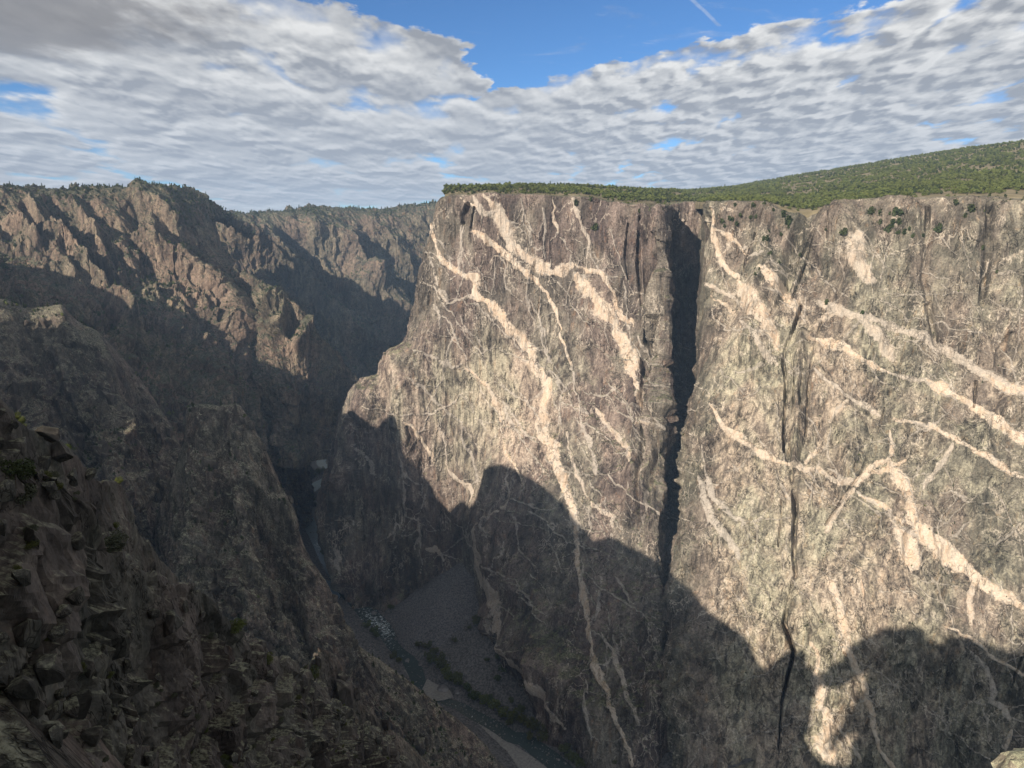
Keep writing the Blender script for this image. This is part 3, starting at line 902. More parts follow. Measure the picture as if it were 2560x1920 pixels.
VEINS_FINE = tendrils(VEINS) + hairlines(110, (1050, 1620), (560, 1600), 62, 22, 8) + hairlines(170, (1760, 2560), (560, 1850), 36, 22, 9) + hairlines(70, (1760, 2560), (560, 1850), 125, 18, 10)
CRACKS = [
    ('crack', 20, crF([(1390, -130, 12), (1330, 60, 16), (1260, 250, 20), (1240, 380, 20), (1270, 560, 18), (1250, 800, 16), (1240, 1000, 14), (1240, 1130, 12)])),
    ('crack', 11, crF([(1570, 20, 12), (1550, 60, 14), (1520, 200, 18), (1480, 400, 20), (1460, 600, 18), (1440, 800, 14), (1430, 1000, 12)])),
    ('rib', 16, crF([(1400, 120, 60), (1380, 400, 70), (1360, 800, 70), (1350, 1050, 60), (1330, 1230, 40)])),
    ('crack', 20, crF([(1300, 1310, 24), (1330, 1500, 28), (1340, 1659, 30)]) + crG([(230, 900, 26), (240, 1100, 28), (225, 1300, 28), (225, 1500, 26), (235, 1659, 20)]) + crH([(215, 30, 24), (180, 200, 24), (140, 400, 26), (190, 550, 20), (220, 650, 20), (160, 900, 18), (120, 1100, 14), (100, 1300, 10), (90, 1500, 6)])),
    ('crack', 8, crG([(110, 1000, 10), (110, 1160, 14), (90, 1300, 10), (80, 1400, 6)])),
    ('crack', 6, crG([(1010, 200, 8), (960, 390, 12), (880, 540, 12), (840, 660, 10), (790, 790, 12), (700, 910, 14), (600, 1060, 12), (500, 1210, 10)])),
    ('crack', 11, crG([(1800, -10, 18), (1790, 120, 14), (1780, 200, 8)])),
    ('crack', 4, crG([(1310, 1220, 10), (1300, 1320, 14), (1380, 1440, 14), (1460, 1520, 10)])),
    ('crack', 10, crE([(745, 700, 16), (725, 850, 18), (705, 980, 16), (690, 1050, 12)])),
    ('crack', 10, crE([(1720, 720, 8), (1640, 870, 12), (1560, 1060, 18), (1480, 1220, 20), (1430, 1400, 18)])),
    ('crack', 6, crE([(1775, 700, 12), (1770, 850, 10), (1765, 1000, 8)])),
    ('crack', 8, crE([(1140, 920, 10), (1060, 1140, 14), (1030, 1290, 14)])),
    ('crack', 7, crE([(1380, 1420, 10), (1330, 1530, 12), (1290, 1620, 10)])),
    ('crack', 13, crA([(440, 250, 30), (410, 330, 36), (400, 400, 20)])),
    ('crack', 9, crA([(510, 280, 12), (490, 380, 14), (470, 450, 10)])),
    ('crack', 8, crA([(100, 1010, 12), (85, 1120, 12), (60, 1240, 8)])),
    ('crack', 12, crA([(2060, 500, 20), (2080, 640, 24), (2030, 860, 20), (2040, 1050, 18), (2040, 1180, 12)])),
    ('rib', 14, crA([(2110, 850, 40), (2090, 1010, 40), (2100, 1200, 40)])),
    ('crack', 14, crA([(2050, 1440, 14), (2110, 1560, 20), (2140, 1650, 24)])),
    ('crack', 9, crB([(95, 560, 10), (110, 640, 14), (95, 720, 10)])),
    ('crack', 8, crB([(320, 640, 12), (325, 720, 14), (315, 790, 8)])),
    ('crack', 14, crB([(2130, 150, 16), (2160, 420, 18), (2130, 640, 14)])),
    ('crack', 14, crC([(740, 40, 14), (770, 180, 16), (790, 310, 12)])),
    ('crack', 6, crH([(1560, 840, 20), (1520, 1000, 24), (1490, 1120, 16)])),
    ('crack', 6, crH([(1930, 570, 8), (1890, 680, 12), (1850, 790, 8)])),
    ('crack', 6, crH([(2212, 590, 10), (2150, 720, 14), (2095, 840, 14), (2080, 930, 10)])),
    ('crack', 16, [(1628, 500, 7), (1622, 600, 9), (1630, 720, 8), (1622, 860, 7)]),
    ('crack', 13, [(1600, 540, 5), (1596, 660, 8), (1604, 760, 6)]),
    ('crack', 15, [(1640, 640, 6), (1646, 800, 9), (1634, 960, 9), (1640, 1120, 8), (1620, 1290, 8)]),
    ('crack', 12, [(1606, 900, 6), (1616, 1040, 9), (1600, 1180, 9), (1606, 1300, 6)]),
    ('crack', 10, [(1570, 560, 4), (1564, 640, 6), (1570, 700, 4)]),
    ('rib', 12, [(1612, 560, 16), (1612, 700, 18), (1618, 860, 18)]),
    ('rib', 12, [(1590, 1000, 22), (1584, 1150, 24), (1570, 1300, 22)]),
    ('rib', 20, [(1920, 540, 60), (1900, 700, 70), (1880, 860, 60)]),
    ('crack', 22, [(2060, 470, 20), (2010, 560, 26), (1975, 640, 20), (1960, 740, 12)]),
    ('rib', 18, [(2120, 560, 80), (2150, 700, 90), (2160, 900, 80)]),
    ('crack', 12, [(2320, 520, 8), (2310, 700, 12), (2340, 860, 10)]),
    ('crack', 14, [(2480, 500, 12), (2470, 620, 16), (2455, 760, 12)]),
    ('rib', 14, [(2420, 560, 60), (2400, 700, 70), (2420, 860, 60)]),
    ('crack', 9, crE([(1650, 900, 8), (1590, 1100, 10), (1520, 1300, 12), (1450, 1480, 12)])),
    ('crack', 8, crE([(1560, 980, 8), (1500, 1120, 10), (1440, 1260, 10)])),
    ('crack', 6, crF([(1310, 300, 8), (1340, 500, 10), (1330, 760, 8)])),
    ('crack', 6, crF([(1410, 360, 8), (1400, 560, 10), (1380, 760, 8)])),
    ('rib', 34, [(900, 985, 70), (880, 1120, 60), (850, 1300, 50), (870, 1450, 40)]),
    ('rib', 22, [(1000, 900, 50), (1010, 1050, 60), (1000, 1250, 60), (960, 1450, 60)]),
    ('rib', 10, [(1648, 520, 24), (1645, 700, 24), (1640, 900, 26), (1636, 1100, 26), (1610, 1300, 26)]),
    ('rib', 26, [(1240, 1560, 60), (1300, 1620, 80), (1380, 1680, 90), (1440, 1780, 80)]),
    ('rib', 12, [(1190, 1300, 60), (1240, 1380, 90), (1290, 1480, 60)]),
]


def wall_amp(S, P):
    x, y = S[..., 0], S[..., 1]
    a = 0.75 + 0 * x
    a += 0.9 * np.clip((x - 1560) / 90, 0, 1) * np.clip((1760 - x) / 40, 0, 1)
    a += 0.55 * np.clip((1120 - x) / 120, 0, 1)
    a += 0.25 * np.clip((x - 1760) / 100, 0, 1)
    a += 0.35 * np.clip((y - 1500) / 200, 0, 1)
    return a


def build_walls(mat_l, mat_r):
    C = wall_ctrl()
    rim_back = C[:, 0] + np.array([4, 26, 1.5])
    C = np.concatenate([rim_back[:, None], C], 1)
    NU, NV = 880, 550
    P = grid(C, NU, NV)
    N = normals(P, np.array([0, -1, 0.2]))
    N = smooth2(N, 5)
    N /= np.maximum(np.linalg.norm(N, axis=-1, keepdims=True), 1e-6)
    S0 = survey(P)
    jo, _ = facets(stretch(P, 0.5) / 15 + 0.3, 311)
    jo2, _ = facets(stretch(P, 0.5) / 9, 331)
    S = S0 + 6 * np.stack([fbm(P / 30, 5, 91, 0.6), fbm(P / 30, 5, 97, 0.6)], -1) + np.stack([3.2 * jo, 3.0 * jo2], -1)
    wmod = np.clip(0.92 + 0.75 * fbm(P / 22, 3, 141), 0.4, 1.5)
    h = relief(P, big=(15, 80), mid=(5.5, 32), fac=(5.5, 36), fac2=(2.0, 12), fine=0.9, s=0.24, seed=3, edge=0.15) * wall_amp(S0, P)
    Sc = S0 + 2.2 * np.stack([fbm(P / 30, 4, 91), fbm(P / 30, 4, 97)], -1)
    brk = np.clip(0.62 + 1.5 * fbm(stretch(P, 0.5) / 24, 3, 171), 0.3, 1.25)
    for kind, a, pts in CRACKS:
        f = line_field(Sc, pts)
        h = h + (a * np.clip(f, 0, 1) if kind == 'rib' else -a * np.clip(f * 1.5, 0, 1) * brk)
    vf = np.full(S.shape[:2], -1.0, np.float32)
    vid = np.full(S.shape[:2], -1, np.int32)
    tone = np.full(S.shape[:2], 0.6, np.float32)
    rt = np.random.RandomState(3)
    for i, pts in enumerate(VEINS):
        pts = [(a, b, w * (0.7 if k in (0, len(pts) - 1) else 1.12)) for k, (a, b, w) in enumerate(pts)]
        f = np.where((f := line_field(S, pts)) > -0.99, 1 - (1 - f) / wmod, f)
        major = max(p[2] for p in pts) >= 4.6
        m = f > vf
        vf = np.where(m, f, vf)
        tone = np.where(m & (f > -0.3), rt.uniform(0.72, 1.0) if major else rt.uniform(0.5, 0.8), tone)
        if major:
            vid = np.where(m & (f > 0.08), i, vid)
    for pts in VEINS_FINE:
        f = line_field(S, pts) * 0.8
        tone = np.where((f > vf) & (f > -0.3), rt.uniform(0.38, 0.75), tone)
        vf = np.maximum(vf, f)
    vf = np.where(N[..., 0] > 0.45, -1.0, vf)
    vid = np.where(N[..., 0] > 0.45, -1, vid)
    h = h + 1.6 * np.clip(vf * 2, 0, 1)
    top = np.clip((np.arange(NV) - 2) / 5.0, 0.0, 1)[:, None]
    h = h * (0.25 + 0.75 * top)
    P = P + N * h[..., None]
    V = P.reshape(-1, 3)
    Q = quads(NV, NU)
    # paler centre, prow and lower right wall, darker upper buttress
    x, y = S0[..., 0], S0[..., 1]
    pale = 1.25 * np.exp(-(((x - 1230) / 190) ** 2 + ((y - 1000) / 190) ** 2)) + 0.75 * np.clip((x - 1760) / 60, 0, 1) * np.clip((y - 620) / 260, 0, 1) * np.clip((2600 - x) / 500, 0.4, 1)
    pale += 0.5 * np.exp(-(((x - 990) / 90) ** 2 + ((y - 960) / 120) ** 2)) - 0.75 * np.clip((900 - y) / 300, 0, 1) * np.clip((1700 - x) / 50, 0, 1)
    pale += 0.25 * fbm(P / 90, 3, 33)
    attrs = {'vein': vf, 'pale': pale, 'tone': tone}
    split_u = int(np.argmin(np.abs(np.arange(NU) - 0)))
    # the column of the crack floor parts the two cliffs
    mid_row = NV // 4
    cu = np.argmin(np.abs(S0[mid_row, :, 0] - 1735) + 1000 * (np.arange(NU) < NU * 0.4))
    qu = (Q[:, 0] % NU)
    qv = vid.ravel()[Q[:, 0]]
    left = qu < cu
    b_m = subset(V, Q[left & (qv < 0)], attrs)
    butt = link('painted_cliff', mesh_from(b_m[0], b_m[1], 'painted_cliff', b_m[2]), mat_l,
                label='tall dark gneiss buttress laced with pale pink dykes, left of the deep shadowed cleft', kind='structure')
    r_m = subset(V, Q[(~left) & (qv < 0)], attrs)
    right = link('veined_cliff', mesh_from(r_m[0], r_m[1], 'veined_cliff', r_m[2]), mat_r,
                 label='grey green canyon wall crossed by cream dykes, right of the deep shadowed cleft', kind='structure')
    for par, mat, side in ((butt, mat_l, left), (right, mat_r, ~left)):
        for i in np.unique(qv[side]):
            if i < 0:
                continue
            fsel = Q[side & (qv == i)]
            if len(fsel) < 60:
                rest = subset(V, fsel, attrs)
                link('dyke_sliver', mesh_from(rest[0], rest[1], 'dyke_sliver', rest[2]), mat, par)
                continue
            s = subset(V, fsel, attrs)
            link('pegmatite_dyke', mesh_from(s[0], s[1], 'pegmatite_dyke', s[2]), mat, par)
    return butt, right, P, S0


M_WALL = rock_mat('banded_gneiss', (0.070, 0.059, 0.055), (0.180, 0.152, 0.130), (0.43, 0.375, 0.295), web=0.6, s=0.9, pale_amt=0.16, vein=(0.58, 0.495, 0.405), contrast=1.25, bump=1.3, veg_amt=0.5, veg_nz=0.72)
M_RIGHT = rock_mat('weathered_gneiss', (0.080, 0.072, 0.061), (0.190, 0.168, 0.138), (0.43, 0.38, 0.29), vein=(0.58, 0.495, 0.40), contrast=1.25, bump=1.3, iron=(0.30, 0.18, 0.09), web=0.65, webdir=(1, 1, 0.6), s=0.8, pale_amt=0.22, veg=(0.07, 0.068, 0.042), veg_amt=0.35, veg_nz=0.72)
BUTT, RIGHT, WP, WS = build_walls(M_WALL, M_RIGHT)

# ---------------------------------------------------------------- canyon sides left and far
ALL = {}
M_SLOPE = rock_mat('slope_rock', (0.080, 0.064, 0.052), (0.190, 0.150, 0.115), (0.30, 0.245, 0.17), iron=(0.24, 0.14, 0.08), s=1.2, pale_amt=0.35, veg=(0.042, 0.043, 0.028), veg_amt=0.85, veg_nz=0.50, blotch=0.55, bump=1.3)
M_FAR = rock_mat('far_rock', (0.080, 0.066, 0.054), (0.160, 0.130, 0.100), (0.29, 0.24, 0.17), s=1.6, pale_amt=0.3, veg=(0.044, 0.046, 0.030), veg_amt=0.85, veg_nz=0.52, blotch=0.65, bump=1.5)
M_NEAR = rock_mat('spur_rock', (0.058, 0.050, 0.045), (0.130, 0.108, 0.092), (0.19, 0.160, 0.12), s=0.45, pale_amt=0.35, veg=(0.036, 0.037, 0.024), veg_amt=0.5, veg_nz=0.8, blotch=0.35, bump=1.1, contrast=1.4, lichen=(0.25, 0.235, 0.165))
M_PIN = rock_mat('pinnacle_rock', (0.072, 0.062, 0.054), (0.175, 0.148, 0.124), (0.29, 0.25, 0.19), s=0.45, pale_amt=0.45, veg=(0.036, 0.037, 0.024), veg_amt=0.5, veg_nz=0.8, blotch=0.3, bump=1.2, contrast=1.5, lichen=(0.31, 0.30, 0.21))
M_CRAG = rock_mat('crag_rock', (0.050, 0.046, 0.042), (0.118, 0.105, 0.092), (0.19, 0.16, 0.125), iron=(0.18, 0.11, 0.07), iron_amt=0.25, vein=(0.33, 0.21, 0.16), s=0.16, contrast=0.9, pale_amt=0.3, veg_amt=0.35, veg_nz=0.72, bump=0.2, veg=(0.05, 0.05, 0.032), lichen=(0.25, 0.24, 0.165))


def crI(p, w):
    return crop(0, 400, [(a, b, ww * w) for a, b, ww in p])


def crJ(p, w):
    return crop(480, 400, [(a, b, ww * w) for a, b, ww in p])


def ridge(name, label, cols, nu, nv, back, rel, mat, feats=(), amp=None, toward=(0, -1, 0.2), kind='structure', hold=0.3, crest=0.14, drop=0, slope=None):
    if slope:
        cols = steepen(cols, slope)
    P, S, N, h = build_sheet(cols, nu, nv, back, rel, toward, amp, feats, 6, hold, crest, drop)
    vf = np.full(P.shape[:2], -1.0, np.float32)
    me = mesh_from(P.reshape(-1, 3), quads(nv, nu), name, {'vein': vf, 'pale': 0.25 * fbm(P / 80, 3, 5)})
    o = link(name, me, mat, label=label, kind=kind)
    ALL[name] = (P, S)
    return o


LEFT_RIBS = [
    ('rib', 34, crI([(250, 380, 60), (330, 500, 80), (400, 620, 80), (440, 700, 70)], 1)),
    ('rib', 34, crI([(90, 560, 80), (190, 600, 90), (260, 680, 80), (320, 760, 60)], 1)),
    ('rib', 42, crI([(470, 560, 40), (500, 640, 80), (560, 720, 90), (640, 800, 90), (760, 960, 90), (870, 1100, 90), (960, 1230, 90), (1100, 1400, 90)], 1)),
    ('rib', 44, crI([(640, 350, 60), (760, 560, 90), (850, 700, 90), (930, 870, 90), (1020, 1010, 80)], 1)),
    ('rib', 24, crI([(860, 360, 80), (960, 470, 90), (1050, 560, 80)], 1)),
    ('rib', 40, crI([(1180, 250, 80), (1280, 340, 100), (1440, 450, 100), (1500, 560, 60)], 1)),
    ('rib', 60, crI([(1260, 680, 120), (1400, 800, 180), (1560, 900, 200), (1700, 1050, 220), (1850, 1200, 220), (1980, 1350, 200), (2080, 1500, 180)], 1)),
    ('rib', 26, crI([(1900, 1120, 60), (1990, 1220, 70), (2060, 1330, 70), (2120, 1500, 70)], 1)),
    ('rib', 26, crI([(480, 900, 60), (580, 960, 70), (680, 1090, 70), (780, 1230, 80), (900, 1400, 80)], 1)),
    ('crack', 34, crI([(420, 330, 60), (520, 540, 70), (620, 700, 70), (760, 860, 60), (920, 1010, 50), (1000, 1080, 40)], 1)),
    ('crack', 34, crI([(200, 420, 50), (280, 540, 60), (340, 680, 50)], 1)),
    ('crack', 26, crI([(880, 700, 50), (950, 850, 50), (1010, 990, 40)], 1)),
    ('crack', 14, crI([(1520, 900, 24), (1525, 1040, 24)], 1)),
    ('crack', 14, crI([(1240, 800, 24), (1230, 920, 30)], 1)),
    ('crack', 18, crI([(1860, 1280, 30), (1880, 1420, 36)], 1)),
]
ridge('canyon_side', 'high left canyon side with lit rock ribs and dark wooded gullies',
      [[(-420, 470, 1300), (-440, 600, 1150), (-470, 760, 1000), (-500, 950, 850), (-520, 1200, 700)],
       [(0, 470, 1500), (20, 560, 1420), (60, 680, 1280), (120, 850, 1120), (200, 1100, 960)],
       [(130, 482, 1560), (190, 570, 1480), (270, 700, 1350), (350, 860, 1220), (430, 1100, 1080)],
       [(270, 468, 1600), (330, 570, 1520), (410, 700, 1420), (490, 860, 1310), (570, 1100, 1180)],
       [(400, 470, 1640), (450, 570, 1570), (520, 700, 1480), (590, 850, 1400), (650, 1100, 1300)],
       [(430, 489, 1650), (475, 590, 1590), (545, 720, 1510), (615, 860, 1440), (680, 1130, 1360)],
       [(488, 520, 1690), (530, 630, 1620), (590, 755, 1560), (650, 870, 1500), (715, 1170, 1420)],
       [(510, 540, 1730), (553, 650, 1670), (608, 770, 1620), (672, 870, 1580), (745, 1210, 1500)],
       [(534, 556, 1900), (580, 665, 1850), (640, 785, 1800), (700, 890, 1760), (775, 1190, 1720)]],
      480, 360, [(-150, 700, -60), (-40, 200, 0), (-10, 50, 4)],
      dict(big=(34, 130), mid=(17, 48), fac=(14, 36), fac2=(6.5, 14), fine=2.0, s=0.34, d=(0.45, -0.45, -0.77), seed=21), M_SLOPE, LEFT_RIBS, toward=(0.5, -0.6, 0.5), drop=250)

FAR_RIBS = [
    ('rib', 90, crJ([(330, 600, 120), (420, 650, 150), (560, 700, 170), (700, 770, 170), (830, 860, 170), (930, 950, 170), (1000, 1050, 170), (1080, 1180, 170), (1200, 1270, 170), (1300, 1400, 170), (1400, 1560, 150)], 1)),
    ('rib', 80, crJ([(1050, 560, 120), (1120, 640, 150), (1300, 720, 170), (1400, 830, 150), (1500, 1040, 140), (1570, 1130, 90)], 1)),
    ('rib', 80, crJ([(1350, 1130, 140), (1500, 1170, 180), (1650, 1200, 200), (1780, 1340, 200), (1900, 1540, 180)], 1)),
    ('rib', 40, crJ([(850, 520, 70), (960, 600, 100), (1060, 660, 90)], 1)),
    ('rib', 40, crJ([(1580, 540, 90), (1680, 640, 100), (1760, 760, 100)], 1)),
    ('rib', 40, crJ([(1780, 700, 70), (1850, 820, 90), (1900, 950, 90)], 1)),
    ('crack', 50, crJ([(760, 680, 80), (980, 840, 100), (1150, 1050, 100), (1350, 1320, 90)], 1)),
    ('crack', 50, crJ([(1420, 760, 70), (1560, 960, 90), (1680, 1080, 90)], 1)),
]
ridge('far_ridge', 'distant blue shaded canyon side closing the view between both walls',
      [[(380, 560, 2450), (420, 700, 2400), (470, 850, 2300), (520, 1000, 2200)],
       [(535, 552, 2600), (575, 680, 2500), (620, 820, 2400), (660, 1000, 2300)],
       [(578, 538, 2620), (620, 680, 2510), (670, 820, 2410), (720, 1020, 2280)],
       [(612, 543, 2660), (660, 680, 2550), (715, 820, 2430), (760, 1040, 2270)],
       [(665, 535, 2720), (720, 680, 2600), (770, 820, 2450), (800, 1060, 2260)],
       [(722, 530, 2760), (780, 680, 2630), (820, 820, 2470), (845, 1080, 2270)],
       [(798, 527, 2820), (850, 660, 2700), (885, 810, 2500), (885, 1085, 2290)],
       [(910, 530, 2920), (950, 650, 2800), (975, 800, 2600), (950, 1075, 2350)],
       [(1050, 516, 2950), (1060, 640, 2850), (1050, 800, 2700), (1030, 1060, 2500)],
       [(1250, 505, 2900), (1240, 640, 2800), (1200, 800, 2700), (1150, 1060, 2550)]],
      380, 270, [(0, 900, -40), (0, 200, 5), (0, 50, 5)],
      dict(big=(45, 170), mid=(22, 62), fac=(17, 46), fac2=(8, 18), fine=3.0, s=0.36, d=(0.4, -0.5, -0.77), seed=31), M_FAR, FAR_RIBS, toward=(0.2, -0.8, 0.4))

ridge('side_spur', 'sunlit rock spur stepping down to the river bend below the high left side',
      [[(585, 670, 1575), (595, 780, 1495), (620, 900, 1415), (690, 1160, 1315)],
       [(632, 692, 1505), (640, 790, 1435), (670, 920, 1365), (725, 1170, 1295)],
       [(652, 700, 1485), (660, 800, 1415), (695, 925, 1350), (750, 1170, 1295)],
       [(690, 724, 1465), (700, 815, 1395), (725, 930, 1345), (775, 1160, 1305)],
       [(750, 773, 1445), (757, 850, 1395), (775, 950, 1355), (800, 1150, 1345)],
       [(792, 834, 1445), (805, 900, 1415), (825, 980, 1395), (828, 1140, 1415)],
       [(840, 878, 1515), (850, 945, 1495), (858, 1010, 1495), (852, 1105, 1535)],
       [(893, 960, 1715), (893, 1000, 1725), (890, 1040, 1775), (875, 1080, 1865)]],
      280, 220, [(-75, 200, -260), (-33, 90, -120), (-11, 30, -30)],
      dict(big=(26, 90), mid=(15, 38), fac=(11, 28), fac2=(5, 12), fine=2.0, s=0.34, d=(0.3, -0.5, -0.8), seed=41), M_SLOPE,
      [('rib', 30, crJ([(760, 1110, 60), (700, 1240, 80), (660, 1330, 60)], 1)), ('rib', 30, crJ([(800, 1190, 50), (790, 1350, 80), (750, 1500, 60)], 1)), ('rib', 34, crJ([(1010, 1360, 40), (950, 1500, 80), (900, 1620, 80)], 1)),
       ('crack', 24, crJ([(860, 1330, 50), (850, 1500, 50)], 1))], toward=(-0.2, -0.8, 0.5))

ridge('shaded_slope', 'dark shaded mid slope of broken crags under the high left side',
      [[(-330, 745, 690), (-330, 850, 330), (-330, 1000, 290), (-330, 1250, 240)],
       [(-120, 745, 780), (-110, 880, 360), (-100, 1030, 310), (-100, 1280, 255)],
       [(0, 748, 820), (0, 900, 380), (10, 1050, 330), (20, 1300, 270)],
       [(85, 772, 845), (95, 900, 400), (110, 1050, 350), (140, 1320, 290)],
       [(150, 762, 855), (170, 900, 420), (200, 1060, 370), (250, 1350, 300)],
       [(190, 800, 860), (215, 930, 440), (245, 1090, 390), (290, 1370, 310)],
       [(255, 838, 850), (275, 960, 460), (300, 1110, 410), (340, 1400, 330)],
       [(340, 935, 880), (350, 1050, 500), (375, 1180, 440), (410, 1430, 360)],
       [(430, 1070, 850), (435, 1160, 530), (445, 1260, 480), (475, 1480, 390)],
       [(480, 1210, 810), (485, 1270, 540), (500, 1350, 490), (540, 1560, 400)]],
      330, 300, [(-150, 260, -330), (-50, 90, -120), (-11, 20, -12)],
      dict(big=(20, 90), mid=(9, 34), fac=(9, 28), fac2=(4, 10), fine=1.0, s=0.45, d=(0.5, -0.3, -0.8), seed=51), M_NEAR,
      [('rib', 10, crI([(300, 1270, 80), (340, 1500, 90), (400, 1700, 90)], 1)), ('rib', 12, crI([(500, 1230, 90), (600, 1450, 110), (720, 1700, 110)], 1)),
       ('rib', 14, [(60, 980, 30), (120, 1120, 36), (190, 1260, 36)]), ('crack', 14, [(120, 900, 20), (180, 1050, 24), (250, 1200, 24)]),
       ('rib', 12, [(250, 900, 24), (290, 1050, 30), (360, 1250, 30)])], drop=160, hold=0.05, slope=46, toward=(0.3, -0.7, 0.5))

ridge('pinnacle_spur', 'flat topped dark pinnacle and the long spur falling from it to the river',
      [[(380, 1330, 736), (390, 1400, 690), (405, 1500, 632), (430, 1650, 575)],
       [(425, 1190, 661), (440, 1290, 621), (455, 1440, 575), (480, 1620, 540)],
       [(462, 1090, 644), (466, 1190, 598), (470, 1330, 558), (490, 1580, 512)],
       [(474, 1020, 623), (476, 1150, 575), (482, 1300, 540), (505, 1560, 489)],
       [(510, 1014, 621), (520, 1150, 564), (540, 1300, 523), (565, 1560, 471)],
       [(587, 1010, 621), (580, 1160, 564), (590, 1320, 518), (620, 1590, 460)],
       [(626, 1056, 621), (640, 1190, 564), (650, 1350, 518), (690, 1630, 454)],
       [(682, 1160, 621), (700, 1290, 564), (712, 1430, 518), (760, 1720, 443)],
       [(738, 1302, 621), (765, 1420, 564), (782, 1550, 518), (830, 1780, 443)],
       [(796, 1440, 627), (835, 1560, 564), (852, 1660, 518), (900, 1850, 443)],
       [(872, 1590, 632), (905, 1690, 575), (928, 1790, 518), (975, 1940, 443)],
       [(980, 1672, 644), (1010, 1760, 586), (1045, 1860, 529), (1085, 2000, 454)],
       [(1085, 1752, 656), (1120, 1830, 598), (1155, 1935, 540), (1185, 2070, 466)],
       [(1195, 1845, 673), (1238, 1915, 621), (1265, 1995, 564), (1295, 2110, 489)],
       [(1300, 1990, 690), (1345, 2040, 644), (1370, 2100, 575), (1400, 2200, 506)]],
      440, 300, [(-60, 190, -420), (-26, 80, -170), (-7, 22, -30)],
      dict(big=(14, 50), mid=(8, 20), fac=(5.5, 14), fac2=(2.4, 5.5), fine=0.8, s=0.32, d=(0.5, -0.1, -0.85), seed=61), M_PIN,
      [('rib', 9, [(500, 1010, 40), (520, 1150, 46), (545, 1320, 46)]), ('rib', 9, [(600, 1010, 36), (610, 1150, 40), (640, 1350, 40)]),
       ('crack', 10, [(548, 1020, 14), (560, 1180, 20), (590, 1420, 24)]), ('rib', 14, [(700, 1260, 30), (760, 1480, 34), (850, 1660, 34)]),
       ('crack', 14, [(640, 1240, 20), (700, 1450, 26), (800, 1700, 30)]), ('rib', 12, [(760, 1420, 20), (850, 1600, 26), (1000, 1800, 30)]),
       ('crack', 10, [(880, 1640, 12), (960, 1760, 18), (1080, 1900, 24)])], drop=200, hold=0.15, slope=62, toward=(0.1, -0.8, 0.5))

ridge('lower_crag', 'small knobbed crag line between the pinnacle spur and the near outcrop',
      [[(560, 1620, 200), (570, 1720, 180), (590, 1820, 160), (620, 2000, 130)],
       [(640, 1600, 205), (650, 1700, 185), (670, 1820, 165), (700, 2010, 135)],
       [(690, 1680, 215), (700, 1760, 195), (720, 1850, 170), (750, 2030, 140)],
       [(760, 1668, 228), (770, 1750, 205), (790, 1850, 180), (820, 2040, 150)],
       [(800, 1628, 238), (808, 1730, 215), (825, 1840, 190), (855, 2050, 155)],
       [(836, 1642, 245), (845, 1740, 220), (865, 1850, 195), (895, 2060, 160)],
       [(868, 1712, 252), (880, 1790, 228), (905, 1880, 200), (940, 2070, 165)],
       [(930, 1780, 265), (945, 1850, 240), (970, 1930, 212), (1000, 2080, 175)],
       [(1010, 1850, 280), (1025, 1910, 255), (1050, 1980, 225), (1080, 2090, 185)],
       [(1090, 1925, 300), (1105, 1975, 272), (1130, 2030, 242), (1160, 2110, 200)]],
      260, 220, [(-28, 110, -220), (-12, 45, -90), (-3, 10, -14)],
      dict(big=(6, 24), mid=(4, 10), fac=(3, 7), fac2=(1.2, 2.8), fine=0.4, s=0.45, d=(0.5, -0.2, -0.8), seed=71), M_NEAR, [], drop=180, hold=0.15, slope=62, toward=(0.1, -0.8, 0.5))

ridge('rear_outcrop', 'lichen topped rock ledges stepping down behind the bush',
      [[(-160, 975, 67), (-160, 1080, 61), (-160, 1200, 54), (-150, 1420, 44)],
       [(-10, 1000, 72), (0, 1090, 64), (10, 1210, 56), (30, 1420, 45)],
       [(40, 1050, 76), (50, 1120, 68), (65, 1240, 60), (90, 1440, 47)],
       [(85, 1085, 81), (95, 1150, 73), (110, 1270, 63), (130, 1460, 51)],
       [(180, 1128, 90), (190, 1200, 79), (205, 1310, 68), (230, 1500, 54)],
       [(240, 1200, 99), (250, 1270, 88), (265, 1370, 76), (290, 1550, 59)],
       [(295, 1205, 108), (305, 1290, 96), (320, 1400, 82), (345, 1580, 64)],
       [(350, 1330, 118), (360, 1400, 106), (375, 1480, 91), (400, 1640, 70)],
       [(440, 1450, 134), (450, 1510, 118), (465, 1580, 102), (490, 1720, 80)]],
      270, 230, [(-35, 60, -120), (-9, 16, -40), (-2, 3, -3)],
      dict(big=(3.0, 14), mid=(1.0, 7), fac=(3.0, 6.0), fac2=(1.0, 2.3), fine=0.08, s=0.62, d=(0.4, -0.2, -0.85), seed=81, soft=0.08), M_CRAG, [], drop=150, hold=0.15, slope=66, toward=(0.1, -0.8, 0.5))

